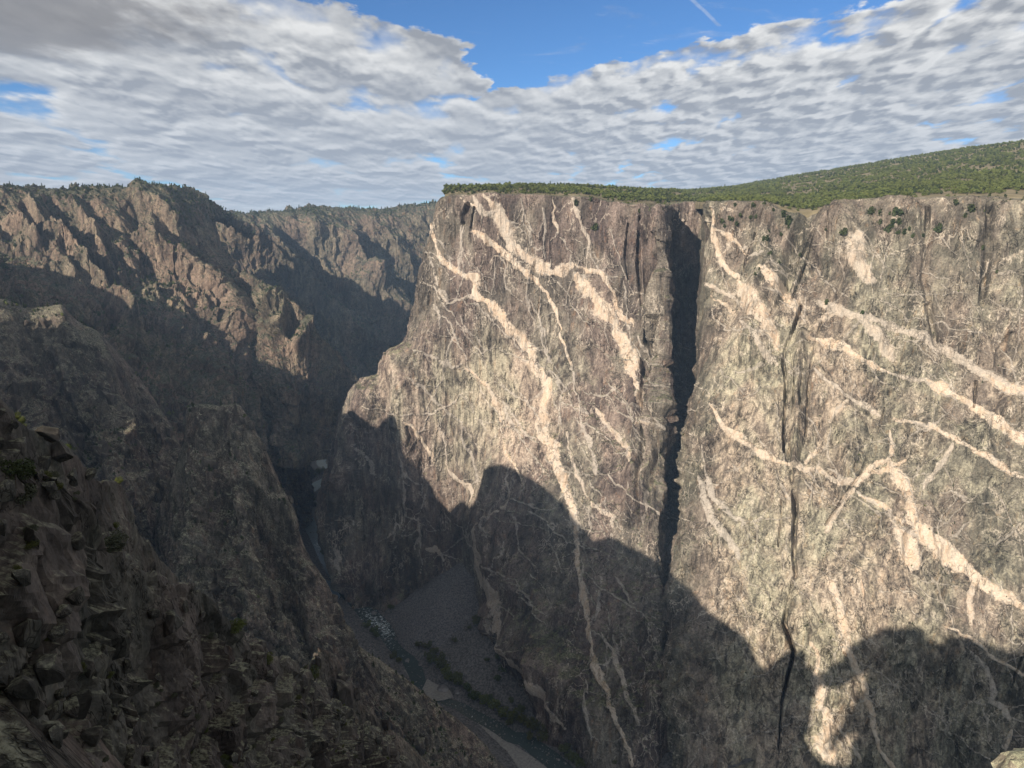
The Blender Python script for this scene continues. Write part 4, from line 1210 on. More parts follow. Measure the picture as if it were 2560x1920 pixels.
NEAR_OUT = ridge('near_outcrop', 'big fractured rock outcrop filling the lower left of the view',
      [[(-170, 1150, 36), (-170, 1300, 33), (-170, 1500, 30), (-170, 1700, 28), (-170, 2080, 25)],
       [(0, 1165, 38), (0, 1300, 35), (0, 1500, 32), (0, 1700, 30), (0, 2080, 26)],
       [(95, 1170, 42), (95, 1310, 38), (95, 1500, 34), (95, 1720, 31), (95, 2080, 27)],
       [(150, 1222, 46), (155, 1340, 41), (160, 1520, 36), (170, 1740, 33), (170, 2080, 29)],
       [(250, 1345, 54), (255, 1430, 47), (260, 1560, 41), (270, 1760, 37), (280, 2080, 32)],
       [(330, 1410, 58), (330, 1490, 51), (335, 1600, 45), (340, 1780, 40), (350, 2080, 34)],
       [(390, 1455, 62), (390, 1530, 55), (395, 1630, 48), (400, 1790, 42), (410, 2080, 36)],
       [(500, 1472, 70), (505, 1560, 62), (515, 1660, 54), (525, 1800, 47), (540, 2080, 40)],
       [(590, 1580, 78), (595, 1640, 70), (610, 1730, 61), (620, 1850, 53), (645, 2080, 45)],
       [(680, 1634, 92), (690, 1700, 80), (700, 1780, 70), (720, 1880, 60), (745, 2090, 50)],
       [(770, 1690, 105), (780, 1750, 92), (790, 1820, 80), (810, 1910, 68), (835, 2090, 56)],
       [(850, 1770, 118), (860, 1820, 104), (870, 1880, 90), (890, 1960, 77), (915, 2100, 63)],
       [(930, 1834, 130), (940, 1880, 115), (955, 1930, 100), (970, 1990, 86), (995, 2110, 70)],
       [(1020, 1915, 145), (1030, 1955, 128), (1050, 1995, 112), (1070, 2045, 96), (1090, 2120, 80)]],
      430, 370, [(-18, 40, -130), (-7, 16, -40), (-1.5, 3.5, -4)],
      dict(big=(2.6, 13), mid=(0.8, 5), fac=(3.4, 5.0), fac2=(1.0, 1.9), fine=0.06, s=0.66, d=(0.3, -0.1, -0.9), seed=131, edge=0.45, soft=0.07), M_CRAG,
      [('crack', 1.6, [(60, 1400, 8), (90, 1560, 12), (60, 1700, 10), (150, 1900, 10)]), ('crack', 1.8, [(210, 1380, 8), (220, 1560, 12), (260, 1720, 12), (250, 1900, 10)]),
       ('crack', 1.2, [(120, 1705, 5), (230, 1712, 6), (350, 1716, 5)]), ('crack', 1.4, [(400, 1480, 6), (385, 1600, 10), (400, 1700, 8)]),
       ('rib', 2.0, [(400, 1500, 40), (420, 1620, 44), (450, 1800, 40)]), ('rib', 2.2, [(110, 1220, 50), (130, 1400, 60), (120, 1500, 40)])], slope=68, drop=170, toward=(0.1, -0.8, 0.5),
      amp=lambda S, P: 0.75 + 0.9 * np.clip((S[..., 0] - 450) / 500, 0, 1))

# ---------------------------------------------------------------- unseen rim left of and under the camera (casts the shade over the gorge)
def build_rim():
    A, B = np.array([-70, 70.0]), np.array([-1000, 900.0])
    prof = [(-130, 672), (-71, 673), (-39, 677), (-1, 671), (12, 655), (22, 610), (30, 490), (58, 480), (82, 508), (111, 546), (140, 570), (166, 598), (215, 612), (261, 642), (317, 656), (388, 666), (409, 651),
            (469, 692), (524, 716), (609, 728), (646, 706), (654, 645), (663, 628), (699, 633), (725, 599), (745, 635), (772, 679), (780, 740), (789, 752), (840, 737), (852, 722), (866, 676), (883, 668), (925, 745),
            (1120, 780), (1214, 786), (1259, 808), (1368, 821), (1426, 816), (1504, 803), (1700, 803)]
    pu, pz = np.array([p[0] for p in prof], float), np.array([p[1] for p in prof], float)
    L = np.linalg.norm(B - A)
    D = (B - A) / L
    nrm = np.array([-D[1], D[0]])
    if nrm[1] < 0:
        nrm = -nrm                      # towards the canyon
    u = np.arange(-130, 1700, 4.0)
    z = np.interp(u, pu, pz)
    bk = -np.array([sin(SUN_AZ), cos(SUN_AZ)])
    rows = []
    for off, f in ((-900, 1), (-260, 1), (-120, 1), (-40, 1), (-10, 1), (0, 1), (8, 2), (22, 3), (45, 4), (70, 5)):
        base = A + np.outer(u, D)
        if off <= 0:
            xy = base + bk * (-off)
            zz = z + (0.36 * -off if f else 0)
            zz = np.minimum(zz, np.maximum(z, 690)) if f else np.full_like(z, 690 if off > -500 else 680)
            zz = np.where(np.array(f) == 0, np.maximum(zz, 0), zz)
        else:
            xy = base + nrm * off
            zz = z - off * 2.2
        rows.append(np.concatenate([xy, zz[:, None]], 1))
    P = np.array(rows)
    P[..., 2] += 3.0 * fbm(P / 14, 3, 77) - 1.0
    P[..., 0] += 2.0 * fbm(P / 9, 2, 78)
    me = mesh_from(P.reshape(-1, 3), quads(P.shape[0], P.shape[1]), 'canyon_rim', {'vein': np.full(P.shape[:2], -1.0), 'pale': np.zeros(P.shape[:2])})
    link('canyon_rim', me, M_NEAR, label='notched rock rim running off past the left edge', kind='structure')
    # ledge under the camera
    xs = np.linspace(-60, 30, 90)
    rows = []
    for k, (y0, z0) in enumerate(((-160, 697.5), (-60, 698.0), (-20, 698.2), (-6, 698.25), (0, 698.25), (1.2, 698.2), (1.5, 697.5), (1.6, 690), (3, 660), (8, 600))):
        edge = np.where(xs < -3, np.minimum(0.85 * (-3 - xs), 30), np.where(xs > 4, -0.5 * (xs - 4), 0)) if k >= 4 else np.zeros_like(xs)
        rows.append(np.stack([xs, y0 + edge, np.full_like(xs, z0)], 1))
    P = np.array(rows)
    P[3:, :, 2] += 0.06 * fbm(P[3:] / 1.5, 3, 12)
    me = mesh_from(P.reshape(-1, 3), quads(P.shape[0], P.shape[1]), 'rim_ledge', {'vein': np.full(P.shape[:2], -1.0), 'pale': np.zeros(P.shape[:2])})
    link('rim_ledge', me, M_CRAG, label='flat rock ledge at the lookout, just below the view', kind='structure')


build_rim()

# ---------------------------------------------------------------- plateau and wooded hill behind the cliffs
def build_plateau():
    xs = [1112, 1200, 1300, 1440, 1500, 1600, 1690, 1735, 1772, 1880, 1950, 2010, 2060, 2120, 2200, 2300, 2400, 2600, 2950]
    rim_row = WP[1]
    rs = survey(rim_row)
    fx = np.arange(len(rim_row))
    ok = np.where(rim_row[:, 1] < 1190)[0]
    cols = []
    sky = np.array([(1060, 490, 1500), (1108, 490, 1450), (1300, 485, 1700), (1500, 485, 2000), (1700, 482, 2200), (1850, 468, 2250), (2000, 446, 2250), (2200, 413, 2200), (2400, 380, 2150), (2600, 350, 2050), (2950, 310, 1900)], float)
    C0 = wall_ctrl()[:, 0]
    S0 = survey(C0)
    for x in xs:
        yr = np.interp(x, S0[2:, 0], S0[2:, 1]) - 1.0
        Yr = np.interp(x, S0[2:, 0], C0[2:, 1])
        if 1690 < x < 1772:
            Yr = 1330
        ys, Ys = np.interp(x, sky[:, 0], sky[:, 1]), np.interp(x, sky[:, 0], sky[:, 2])
        r, s = at(x, yr, Yr + 3), at(x, ys, Ys)
        pts = [at(x, yr + 16, Yr + 10), at(x, yr + 2, Yr + 16)]
        r = at(x, yr, Yr + 20)
        pts.append(r)
        for f in (0.03, 0.15, 0.4, 0.7):
            m = r * (1 - f) + s * f
            m[2] += 14 * sin(f * pi) * (1 if x < 1700 else -0.6)
            pts.append(m)
        pts.append(s)
        e1 = s + np.array([0, 400, 6.0])
        e2 = s + np.array([0, 5000, -160.0])
        pts += [e1, e2]
        cols.append(pts)
    C = np.array(cols)
    lf = C[0] + np.array([40, 300, -10.0])
    C = np.concatenate([lf[None], C], 0)
    P = grid(C, 300, 140)
    P[..., 2] += 2.0 * fbm(P / 60, 3, 44) + 5 * fbm(P / 200, 2, 45) * np.clip((P[..., 1] - 1150) / 300, 0, 1)
    me = mesh_from(P.reshape(-1, 3), quads(*P.shape[:2]), 'plateau', smooth=True)
    link('plateau', me, plain_mat('plateau_soil', (0.12, 0.10, 0.06), (0.20, 0.165, 0.105), 0.04), label='flat rim top rising to a wooded hill at the right', kind='structure')
    return P


PLAT = build_plateau()

# ---------------------------------------------------------------- river, banks, talus
RIV = (crop(640, 960, [(870, 300, 18), (850, 335, 20), (830, 370, 22), (790, 420, 30), (740, 470, 40), (700, 530, 45), (640, 590, 36), (570, 650, 36), (565, 690, 36), (640, 730, 42), (690, 775, 45), (600, 830, 50), (510, 880, 55), (450, 940, 50), (410, 1000, 50), (400, 1080, 60), (430, 1150, 55), (470, 1230, 50), (500, 1310, 40), (530, 1380, 36), (560, 1450, 36), (600, 1540, 36), (660, 1640, 40)])
       + crop(640, 1440, [(760, 110, 60), (840, 190, 70), (930, 270, 80), (1000, 360, 80), (1080, 430, 75), (1140, 510, 65), (1180, 590, 52), (1240, 660, 50), (1320, 730, 60), (1370, 810, 65), (1400, 890, 60), (1430, 970, 45), (1500, 1030, 40), (1640, 1085, 40), (1760, 1130, 48), (1880, 1200, 55), (2000, 1260, 58), (2120, 1330, 62), (2212, 1390, 66)])
       + crop(960, 1440, [(1200, 1410, 72), (1300, 1480, 78), (1430, 1570, 84), (1520, 1650, 84), (1640, 1760, 84), (1830, 1900, 84)]))
RW = np.array([at_z(a, b, 0.0) for a, b, w in RIV])
RH = np.array([w / FPX * (RW[i] - np.array([0, 0, CAM_Z])) @ FWD for i, (a, b, w) in enumerate(RIV)])
_k = np.concatenate([[0], np.cumsum(np.linalg.norm(np.diff(RW, axis=0), axis=1))])
_t = np.arange(0, _k[-1], 5.0)
RC = pchip(_t, RW, _k)
RHW = np.interp(_t, _k, RH)
RS = survey(RC)
APEX = at(1168, 1398, 1128)


BARS = [('sandbar lying beside a dark flat rock at the river bend', crop(960, 1440, [(375, 890, 0), (330, 980, 0), (370, 1060, 0), (440, 1085, 0), (520, 1075, 0), (600, 1050, 0), (570, 990, 0), (500, 960, 0), (430, 925, 0)])),
        ('long pale sandbar beside the river at the bottom edge', crop(960, 1440, [(715, 1185, 0), (800, 1260, 0), (880, 1350, 0), (980, 1450, 0), (1060, 1550, 0), (1120, 1659, 0), (1200, 1800, 0), (1520, 1780, 0), (1395, 1640, 0), (1260, 1540, 0), (1130, 1460, 0), (1060, 1395, 0), (980, 1325, 0), (880, 1265, 0), (790, 1215, 0)])),
        ('pale gravel bar in the river upstream of the buttress', crop(640, 960, [(450, 990, 0), (485, 955, 0), (560, 1020, 0), (610, 1080, 0), (640, 1150, 0), (630, 1220, 0), (545, 1280, 0), (505, 1200, 0), (470, 1110, 0)])),
        ('small sand spit against the left bank of the river', crop(640, 1440, [(1275, 812, 0), (1320, 798, 0), (1372, 850, 0), (1378, 884, 0), (1330, 884, 0)]))]
BARW = [np.array([at_z(a, b, 0.0)[:2] for a, b, _ in pts]) for _, pts in BARS]


def in_bars(X, Y):
    m = np.zeros(X.shape, bool)
    for w in BARW:
        c = w.mean(0)
        g = c + (w - c) * 1.10
        ins = np.zeros(X.shape, bool)
        for (x0, y0), (x1, y1) in zip(g, np.roll(g, -1, 0)):
            cr = (y0 > Y) != (y1 > Y)
            ins ^= cr & (X < (x1 - x0) * (Y - y0) / (y1 - y0 + 1e-9) + x0)
        m |= ins
    return m


def river_dist(X, Y):
    sh = X.shape
    q = np.stack([X.ravel(), Y.ravel()], 1)
    best = np.full(len(q), 1e9)
    for i in range(0, len(RC)):
        d = np.hypot(q[:, 0] - RC[i, 0], q[:, 1] - RC[i, 1]) - RHW[i]
        best = np.minimum(best, d)
    return best.reshape(sh)


def floor_z(X, Y, detail=True):
    X, Y = np.asarray(X, float), np.asarray(Y, float)
    d = river_dist(X, Y)
    q = np.stack([X, Y, 0 * X], -1)
    bank = np.where(d < 0, -1.5, np.clip(d, 0, 6) * 0.22 + np.clip(d - 6, 0, 400) * 0.42)
    r = np.hypot(X - APEX[0], Y - APEX[1])
    r = r * (1 + 0.10 * fbm(q / 40, 2, 8))
    tal = APEX[2] - 0.70 * r
    tal = np.minimum(tal, np.where(d < 0, -1.5, d * 0.75 + 0.6))
    z = np.where((d > 0) & (tal > bank), tal, bank)
    z = np.minimum(z, 150)
    z = np.where(in_bars(X, Y), np.minimum(z, -0.4), z)
    if detail:
        on = np.clip(d / 4, 0, 1) * (z > 0)
        z = z + on * (1.1 * fbm(q / 14, 3, 6) + 1.3 * np.clip(fbm(q / 4.5, 2, 9) - 0.15, 0, 1) * 2)
    return z, d, tal > bank


def build_floor():
    m_tal = plain_mat('scree', (0.065, 0.062, 0.063), (0.18, 0.17, 0.166), 0.42, bump=1.2, detail=8)
    m_bank = plain_mat('bank_soil', (0.058, 0.055, 0.052), (0.160, 0.150, 0.142), 0.3, bump=1.0, detail=8)
    for nm, lab, x0, x1, y0, y1, st in (('talus', '', -330, 330, 690, 1240, 2.3), ('far', '', -800, -120, 1240, 2500, 5.0)):
        X, Y = np.meshgrid(np.arange(x0, x1, st), np.arange(y0, y1, st))
        z, d, tm = floor_z(X, Y)
        P = np.stack([X, Y, z], -1)
        Q = quads(*X.shape)
        V = P.reshape(-1, 3)
        ft = tm.ravel()[Q[:, 0]] & (d.ravel()[Q[:, 0]] > 0)
        if nm == 'talus':
            s = subset(V, Q[ft], {})
            link('talus_slope', mesh_from(s[0], s[1], 'talus_slope', smooth=True), m_tal, label='grey fan of scree spilling from the cliff foot to the river', kind='structure')
            s = subset(V, Q[~ft], {})
            link('river_bank', mesh_from(s[0], s[1], 'river_bank', smooth=True), m_bank, label='rocky banks of the river below the dark buttress', kind='structure')
        else:
            link('valley_floor', mesh_from(V, Q, 'valley_floor', smooth=True), m_bank, label='narrow valley floor upstream past the buttress', kind='structure')
    # water
    T = np.gradient(RC[:, :2], axis=0)
    T /= np.linalg.norm(T, axis=1, keepdims=True)
    Nn = np.stack([-T[:, 1], T[:, 0]], 1)
    K = 9
    W = np.zeros((len(RC), K, 3))
    for j in range(K):
        s = (j / (K - 1) * 2 - 1) * 1.08
        W[:, j, :2] = RC[:, :2] + Nn * (RHW * s)[:, None]
    sy = RS[:, 1]
    foam = np.clip(1 - np.abs(sy - 1560) / 75, 0, 1) * 1.0 + 0.55 * np.clip(1 - np.abs(sy - 1112) / 16, 0, 1) + 0.5 * np.clip(1 - np.abs(sy - 1200) / 12, 0, 1) + 0.8 * np.clip(1 - np.abs(sy - 1362) / 20, 0, 1) + 0.10
    foam = foam - 0.10
    F = np.repeat(foam[:, None], K, 1) * (1 - 0.5 * np.abs(np.linspace(-1, 1, K))[None])
    W[..., 2] = 0.05
    SHEEN_ = np.repeat(np.clip((1440 - sy) / 60, 0, 1)[:, None], K, 1)  # upstream water coloured paler, painting in the sky's reflection
    m, t, b = new_mat('river_water')
    co = t.node('ShaderNodeTexCoord').outputs['Object']
    n = t.noise(co, 0.22, 6, 0.7, 1.0)
    fm = t.step(t.math('ADD', n, t.math('MULTIPLY', t.attr('foam'), 0.19)), 0.63, 0.71)
    t.put(b.inputs['Base Color'], t.mix(fm, t.mix(t.attr('sky_sheen'), (0.045, 0.058, 0.054), (0.22, 0.27, 0.28)), (0.55, 0.61, 0.62)))
    t.put(b.inputs['Roughness'], t.step(fm, 0, 1, 0.10, 0.7))
    b.inputs['Specular IOR Level'].default_value = 0.5
    bp = t.node('ShaderNodeBump')
    bp.inputs['Distance'].default_value = 0.25
    t.put(bp.inputs['Height'], t.noise(co, 0.5, 4, 0.6))
    t.l.new(bp.outputs[0], b.inputs['Normal'])
    link('river', mesh_from(W.reshape(-1, 3), quads(len(RC), K), 'river', {'foam': F, 'sky_sheen': SHEEN_}, smooth=True), m, label='narrow river with white rapids winding along the gorge floor', kind='structure')
    # sand bars
    m_s = plain_mat('river_sand', (0.17, 0.16, 0.145), (0.24, 0.225, 0.20), 0.3, bump=0.2)
    import bmesh
    for lab, pts in BARS:
        bm = bmesh.new()
        vs = [bm.verts.new(tuple(at_z(a, b2, 0.55))) for a, b2, _ in pts]
        f = bm.faces.new(vs)
        bmesh.ops.recalc_face_normals(bm, faces=[f])
        if f.normal.z < 0:
            f.normal_flip()
        r = bmesh.ops.inset_region(bm, faces=[f], thickness=1.6, depth=0.7)
        bmesh.ops.triangulate(bm, faces=bm.faces[:])
        bmesh.ops.subdivide_edges(bm, edges=bm.edges[:], cuts=2, use_grid_fill=True)
        for v in bm.verts:
            v.co.z += 0.25 * sin(v.co.x * 0.31) * cos(v.co.y * 0.27)
        me = bpy.data.meshes.new('sandbar')
        bm.to_mesh(me)
        bm.free()
        link('sandbar', me, m_s, label=lab, kind='structure')


build_floor()


def ground_hit(sx, sy, it=14):
    z = 0.0
    p = None
    for _ in range(it):
        p = at_z(sx, sy, z)
        zn, d, tm = floor_z(np.array([p[0]]), np.array([p[1]]), False)
        z = 0.5 * z + 0.5 * float(max(zn[0], 0.0))
    return np.array([p[0], p[1], z])


def near_vert(P, S, sx, sy, r=7):
    m = np.hypot(S[..., 0] - sx, S[..., 1] - sy) < r
    if not m.any():
        return None
    q = P[m]
    return q[np.argmin(q[:, 1])]


# ---------------------------------------------------------------- plants
def leaf_cloud(n, rx, rz, zc, leaf, seed, shape='round', lobes=7):
    r = np.random.RandomState(seed)
    if shape == 'cone':
        h = r.rand(n) ** 1.25
        rad = rx * (1 - h) * (0.45 + 0.55 * r.rand(n)) * (0.75 + 0.25 * np.sin(h * 34)) + 0.05 * rx
        th = r.rand(n) * 2 * pi
        c = np.stack([rad * np.cos(th), rad * np.sin(th), zc - rz + h * 2 * rz], 1)
    else:
        cen = r.normal(0, 1, (lobes, 3))
        cen /= np.linalg.norm(cen, axis=1, keepdims=True)
        cen *= (0.35 + 0.4 * r.rand(lobes, 1)) * np.array([rx, rx, rz])
        cen[:, 2] += zc + 0.1 * rz
        k = r.randint(0, lobes, n)
        d = r.normal(0, 1, (n, 3))
        d /= np.linalg.norm(d, axis=1, keepdims=True)
        d *= (0.6 + 0.4 * r.rand(n, 1)) * np.array([rx, rx, rz]) * (0.42 + 0.16 * r.rand(lobes, 1)[k])
        c = cen[k] + d
    a = r.normal(0, 1, (n, 3))
    a /= np.linalg.norm(a, axis=1, keepdims=True)
    b = np.cross(a, r.normal(0, 1, (n, 3)))
    b /= np.linalg.norm(b, axis=1, keepdims=True)
    s = leaf * (0.6 + 0.8 * r.rand(n, 1))
    V = np.stack([c - a * s, c + b * s * 0.6, c + a * s, c - b * s * 0.6], 1).reshape(-1, 3)
    F = np.arange(n * 4).reshape(n, 4)
    return V, F


def trunk_geo(h, r0, seed, limbs=4, spread=0.5):
    r = np.random.RandomState(seed)
    V, F = [], []

    def tube(pts, rads):
        base = len(V)
        for p, ra in zip(pts, rads):
            for k in range(5):
                V.append((p[0] + ra * cos(k * 2 * pi / 5), p[1] + ra * sin(k * 2 * pi / 5), p[2]))
        for i in range(len(pts) - 1):
            for k in range(5):
                F.append((base + i * 5 + k, base + i * 5 + (k + 1) % 5, base + (i + 1) * 5 + (k + 1) % 5, base + (i + 1) * 5 + k))
    tube([(0, 0, -0.3 * h), (0.03 * h, 0, 0.35 * h), (0, 0.04 * h, h)], [r0 * 1.3, r0, r0 * 0.35])
    for i in range(limbs):
        th = r.rand() * 2 * pi
        z0 = h * r.uniform(0.2, 0.6)
        tube([(0, 0, z0), (cos(th) * spread * h * 0.5, sin(th) * spread * h * 0.5, z0 + 0.2 * h), (cos(th) * spread * h, sin(th) * spread * h, z0 + 0.45 * h)], [r0 * 0.6, r0 * 0.4, r0 * 0.12])
    return np.array(V), np.array(F)


M_BARK = plain_mat('bark', (0.07, 0.055, 0.04), (0.13, 0.10, 0.075), 3.0)
M_LEAF = leaf_mat('rim_leaf', (0.085, 0.108, 0.034), (0.155, 0.172, 0.052), (0.110, 0.125, 0.042))
M_DARK = leaf_mat('juniper_leaf', (0.038, 0.055, 0.022), (0.070, 0.085, 0.034), (0.055, 0.064, 0.026))
M_RIVER = leaf_mat('riverside_leaf', (0.070, 0.088, 0.026), (0.130, 0.140, 0.040), (0.105, 0.100, 0.034))


def tree_mesh(name, n, rx, rz, zc, leaf, th, seed, shape, mat):
    V1, F1 = leaf_cloud(n, rx, rz, zc, leaf, seed, shape)
    V2, F2 = trunk_geo(th, 0.055 * th, seed)
    me = mesh_from(np.concatenate([V1, V2]), np.concatenate([F1, F2 + len(V1)]), name)
    me.materials.append(mat)
    me.materials.append(M_BARK)
    me.polygons.foreach_set('material_index', np.concatenate([np.zeros(len(F1)), np.ones(len(F2))]).astype(np.int32))
    return me


TREES = [tree_mesh('oak_tree', 150, 3.0, 2.1, 2.8, 0.75, 2.6, 1, 'round', M_LEAF),
         tree_mesh('juniper_tree', 150, 2.4, 2.3, 2.7, 0.62, 2.4, 2, 'round', M_DARK),
         tree_mesh('oak_tree', 150, 3.4, 1.9, 2.6, 0.8, 2.4, 3, 'round', M_LEAF),
         tree_mesh('fir_tree', 150, 2.0, 4.2, 4.6, 0.75, 6.5, 4, 'cone', M_DARK)]
NAMES = ['oak_tree', 'juniper_tree', 'oak_tree', 'fir_tree']


def place(me, name, p, s, rot, label, cat, group):
    o = link(name, me, None, label=label, cat=cat, group=group)
    o.location = tuple(p)
    o.rotation_euler = (0, 0, rot)
    o.scale = (s, s, s * random.uniform(0.85, 1.15))
    return o


RIM_SPOTS = [(1210, 'on the rim at the far left end of the buttress'), (1300, 'on the buttress rim over the broad arching dyke'), (1400, 'on the buttress rim just right of the bare snag'),
             (1500, 'on the rim above the straight upper dyke of the buttress'), (1600, 'on the rim above the plain right half of the buttress'), (1690, 'on the rim edge just left of the deep cleft'),
             (1790, 'on the rim at the head of the deep cleft'), (1900, 'on the rim just right of the deep cleft'), (2010, 'on the rim left of the wooded hollow'), (2130, 'in the wooded hollow dipping into the right rim'),
             (2260, 'on the rim just right of the wooded hollow'), (2420, 'on the rim below the small bare clearing'), (9999, 'on the rim at the right edge of the picture')]


def build_forest():
    pv = PLAT
    # rim trees, one by one
    rim = []
    r = np.random.RandomState(11)
    nv, nu = pv.shape[:2]
    S = survey(pv)
    mid_u = nu // 2
    first = int(np.argmin(np.abs(pv[:, mid_u, 1] - (pv[0, mid_u, 1] + 9))))
    ROWS = [first, first, first + 1, first + 1, first + 2, first + 3]
    js = np.where((S[1, :, 0] > 1105) & (S[1, :, 0] < 2590))[0]
    src = {}
    for n in range(215):
        u = r.uniform(js[0], js[-1])
        i = int(u)
        f = u - i
        row = r.choice(ROWS)
        p = pv[row, i] * (1 - f) + pv[row, i + 1] * f
        k = r.choice([0, 1, 1, 2], p=[.3, .25, .2, .25])
        s = r.uniform(0.55, 1.15)
        sx_ = survey(p)[0]
        where = [w_ for lim, w_ in RIM_SPOTS if sx_ < lim][0]
        lab = ('dark juniper ' if k == 1 else 'olive green scrub oak ') + where
        o = place(TREES[k], NAMES[k], p - np.array([0, 0, 0.3]), s, r.uniform(0, 6.28), lab, 'tree', 'junipers along the cliff rim' if k == 1 else 'scrub oaks along the cliff rim')
        src.setdefault(k, o)
    for x, lab in ((1323, 'taller pointed fir on the buttress rim, right of the bare snag'), (1303, 'shorter fir beside the bare snag on the buttress rim')):
        j = int(np.argmin(np.abs(S[first + 2, :, 0] - x)))
        o = place(TREES[3], 'fir_tree', pv[first + 2, j], 1.15 if x > 1310 else 0.8, 0.3, lab, 'tree', None)
        src.setdefault(3, o)
    # bare snag
    V, F = trunk_geo(11, 0.28, 9, limbs=7, spread=0.16)
    j = int(np.argmin(np.abs(S[first + 2, :, 0] - 1305)))
    o = link('dead_tree', mesh_from(V, F, 'dead_tree'), M_BARK, label='bare dead snag standing above the rim trees', cat='tree')
    o.location = tuple(pv[first + 2, j] + np.array([2, 2, 0]))
    # the woodland behind
    pts, kinds, scl, rot = [], [], [], []
    A = pv[:-1, :-1]
    e1, e2 = pv[1:, :-1] - A, pv[:-1, 1:] - A
    area = np.linalg.norm(np.cross(e1, e2), axis=-1)
    okm = (S[:-1, :-1, 0] > 1080) & (S[:-1, :-1, 0] < 2640) & (pv[:-1, :-1, 1] < 2700)
    w = np.where(okm, area * np.clip(1100 / pv[:-1, :-1, 1], 0, 1) ** 1.2, 0)
    w[:first + 1] *= 0.0
    clear = np.exp(-(((S[:-1, :-1, 0] - 2455) / 60) ** 2 + ((S[:-1, :-1, 1] - 424) / 5) ** 2))
    w *= 1 - 0.95 * np.clip(clear * 1.5, 0, 1)
    w *= np.clip(0.75 + 1.3 * fbm(A / 45, 3, 62), 0.08, 1.4)
    w = w.ravel() / w.sum()
    N = 22000
    idx = r.choice(len(w), N, p=w)
    a, b = r.rand(N, 1), r.rand(N, 1)
    P = A.reshape(-1, 3)[idx] + e1.reshape(-1, 3)[idx] * a + e2.reshape(-1, 3)[idx] * b
    dn = fbm(P / 120, 3, 66)
    kd = np.where(r.rand(N) < 0.25 + 0.5 * np.clip(dn, -0.5, 0.5), 1, np.where(r.rand(N) < 0.5, 0, 2))
    kd = np.where(r.rand(N) < 0.004, 3, kd)
    scatter('woodland', P - np.array([0, 0, 0.3]), kd, 0.5 + 1.2 * r.rand(N) ** 1.5, r.uniform(0, 6.28, N), [src[k] for k in range(4)], 'dense low woodland of oak and juniper over the right hand hill')
    return src


def scatter(name, P, kd, sc, rt, protos, label):
    me = bpy.data.meshes.new(name)
    me.vertices.add(len(P))
    me.vertices.foreach_set('co', np.ascontiguousarray(P, np.float32).ravel())
    for nm, ty, v in (('pick', 'INT', kd.astype(np.int32)), ('scl', 'FLOAT', sc.astype(np.float32)), ('rot', 'FLOAT', rt.astype(np.float32))):
        at_ = me.attributes.new(nm, ty, 'POINT')
        at_.data.foreach_set('value', v)
    o = link(name, me, None, label=label, kind='stuff')
    ng = bpy.data.node_groups.new(name, 'GeometryNodeTree')
    ng.interface.new_socket('Geometry', in_out='INPUT', socket_type='NodeSocketGeometry')
    ng.interface.new_socket('Geometry', in_out='OUTPUT', socket_type='NodeSocketGeometry')
    n = ng.nodes
    gi, go = n.new('NodeGroupInput'), n.new('NodeGroupOutput')
    join = n.new('GeometryNodeJoinGeometry')

    def named(nm, dt):
        a = n.new('GeometryNodeInputNamedAttribute')
        a.data_type = dt
        a.inputs['Name'].default_value = nm
        return a.outputs[0]
    cx = n.new('ShaderNodeCombineXYZ')
    ng.links.new(named('rot', 'FLOAT'), cx.inputs[2])
    for k, pr in enumerate(protos):
        cmp_ = n.new('FunctionNodeCompare')
        cmp_.data_type = 'INT'
        cmp_.operation = 'EQUAL'
        ng.links.new(named('pick', 'INT'), cmp_.inputs[2])
        cmp_.inputs[3].default_value = k
        oi = n.new('GeometryNodeObjectInfo')
        oi.transform_space = 'ORIGINAL'
        oi.inputs['Object'].default_value = pr
        oi.inputs['As Instance'].default_value = True
        ip = n.new('GeometryNodeInstanceOnPoints')
        ng.links.new(gi.outputs[0], ip.inputs['Points'])
        ng.links.new(cmp_.outputs[0], ip.inputs['Selection'])
        ng.links.new(oi.outputs['Geometry'], ip.inputs['Instance'])
        ng.links.new(cx.outputs[0], ip.inputs['Rotation'])
        ng.links.new(named('scl', 'FLOAT'), ip.inputs['Scale'])
        ng.links.new(ip.outputs[0], join.inputs[0])
    ng.links.new(join.outputs[0], go.inputs[0])
    md = o.modifiers.new('scatter', 'NODES')
    md.node_group = ng
    return o


PROTO = build_forest()


def slope_scrub(name, key, n, label, smin, smax, seed, zmin=0.30):
    P, S = ALL[key]
    N = normals(P, np.array([0.2, -0.6, 0.6]))
    N[N[..., 2] < 0] *= -1
    r = np.random.RandomState(seed)
    dens = np.clip((N[..., 2] - zmin) * 2.2, 0, 1) * np.clip(0.35 + 1.6 * fbm(P / 90, 3, seed), 0, 1)
    area = np.zeros(P.shape[:2])
    area[:-1, :-1] = np.linalg.norm(np.cross(P[1:, :-1] - P[:-1, :-1], P[:-1, 1:] - P[:-1, :-1]), axis=-1)
    w = dens * np.clip(area, 0, 60)
    w = w.ravel() / w.sum()
    idx = r.choice(len(w), n, p=w)
    Q = P.reshape(-1, 3)[idx]
    kd = np.where(r.rand(n) < 0.66, 1, np.where(r.rand(n) < 0.55, 0, 3))
    scatter(name, Q - np.array([0, 0, 0.4]), kd, r.uniform(smin, smax, n), r.uniform(0, 6.28, n), [PROTO[k] for k in range(4)], label)


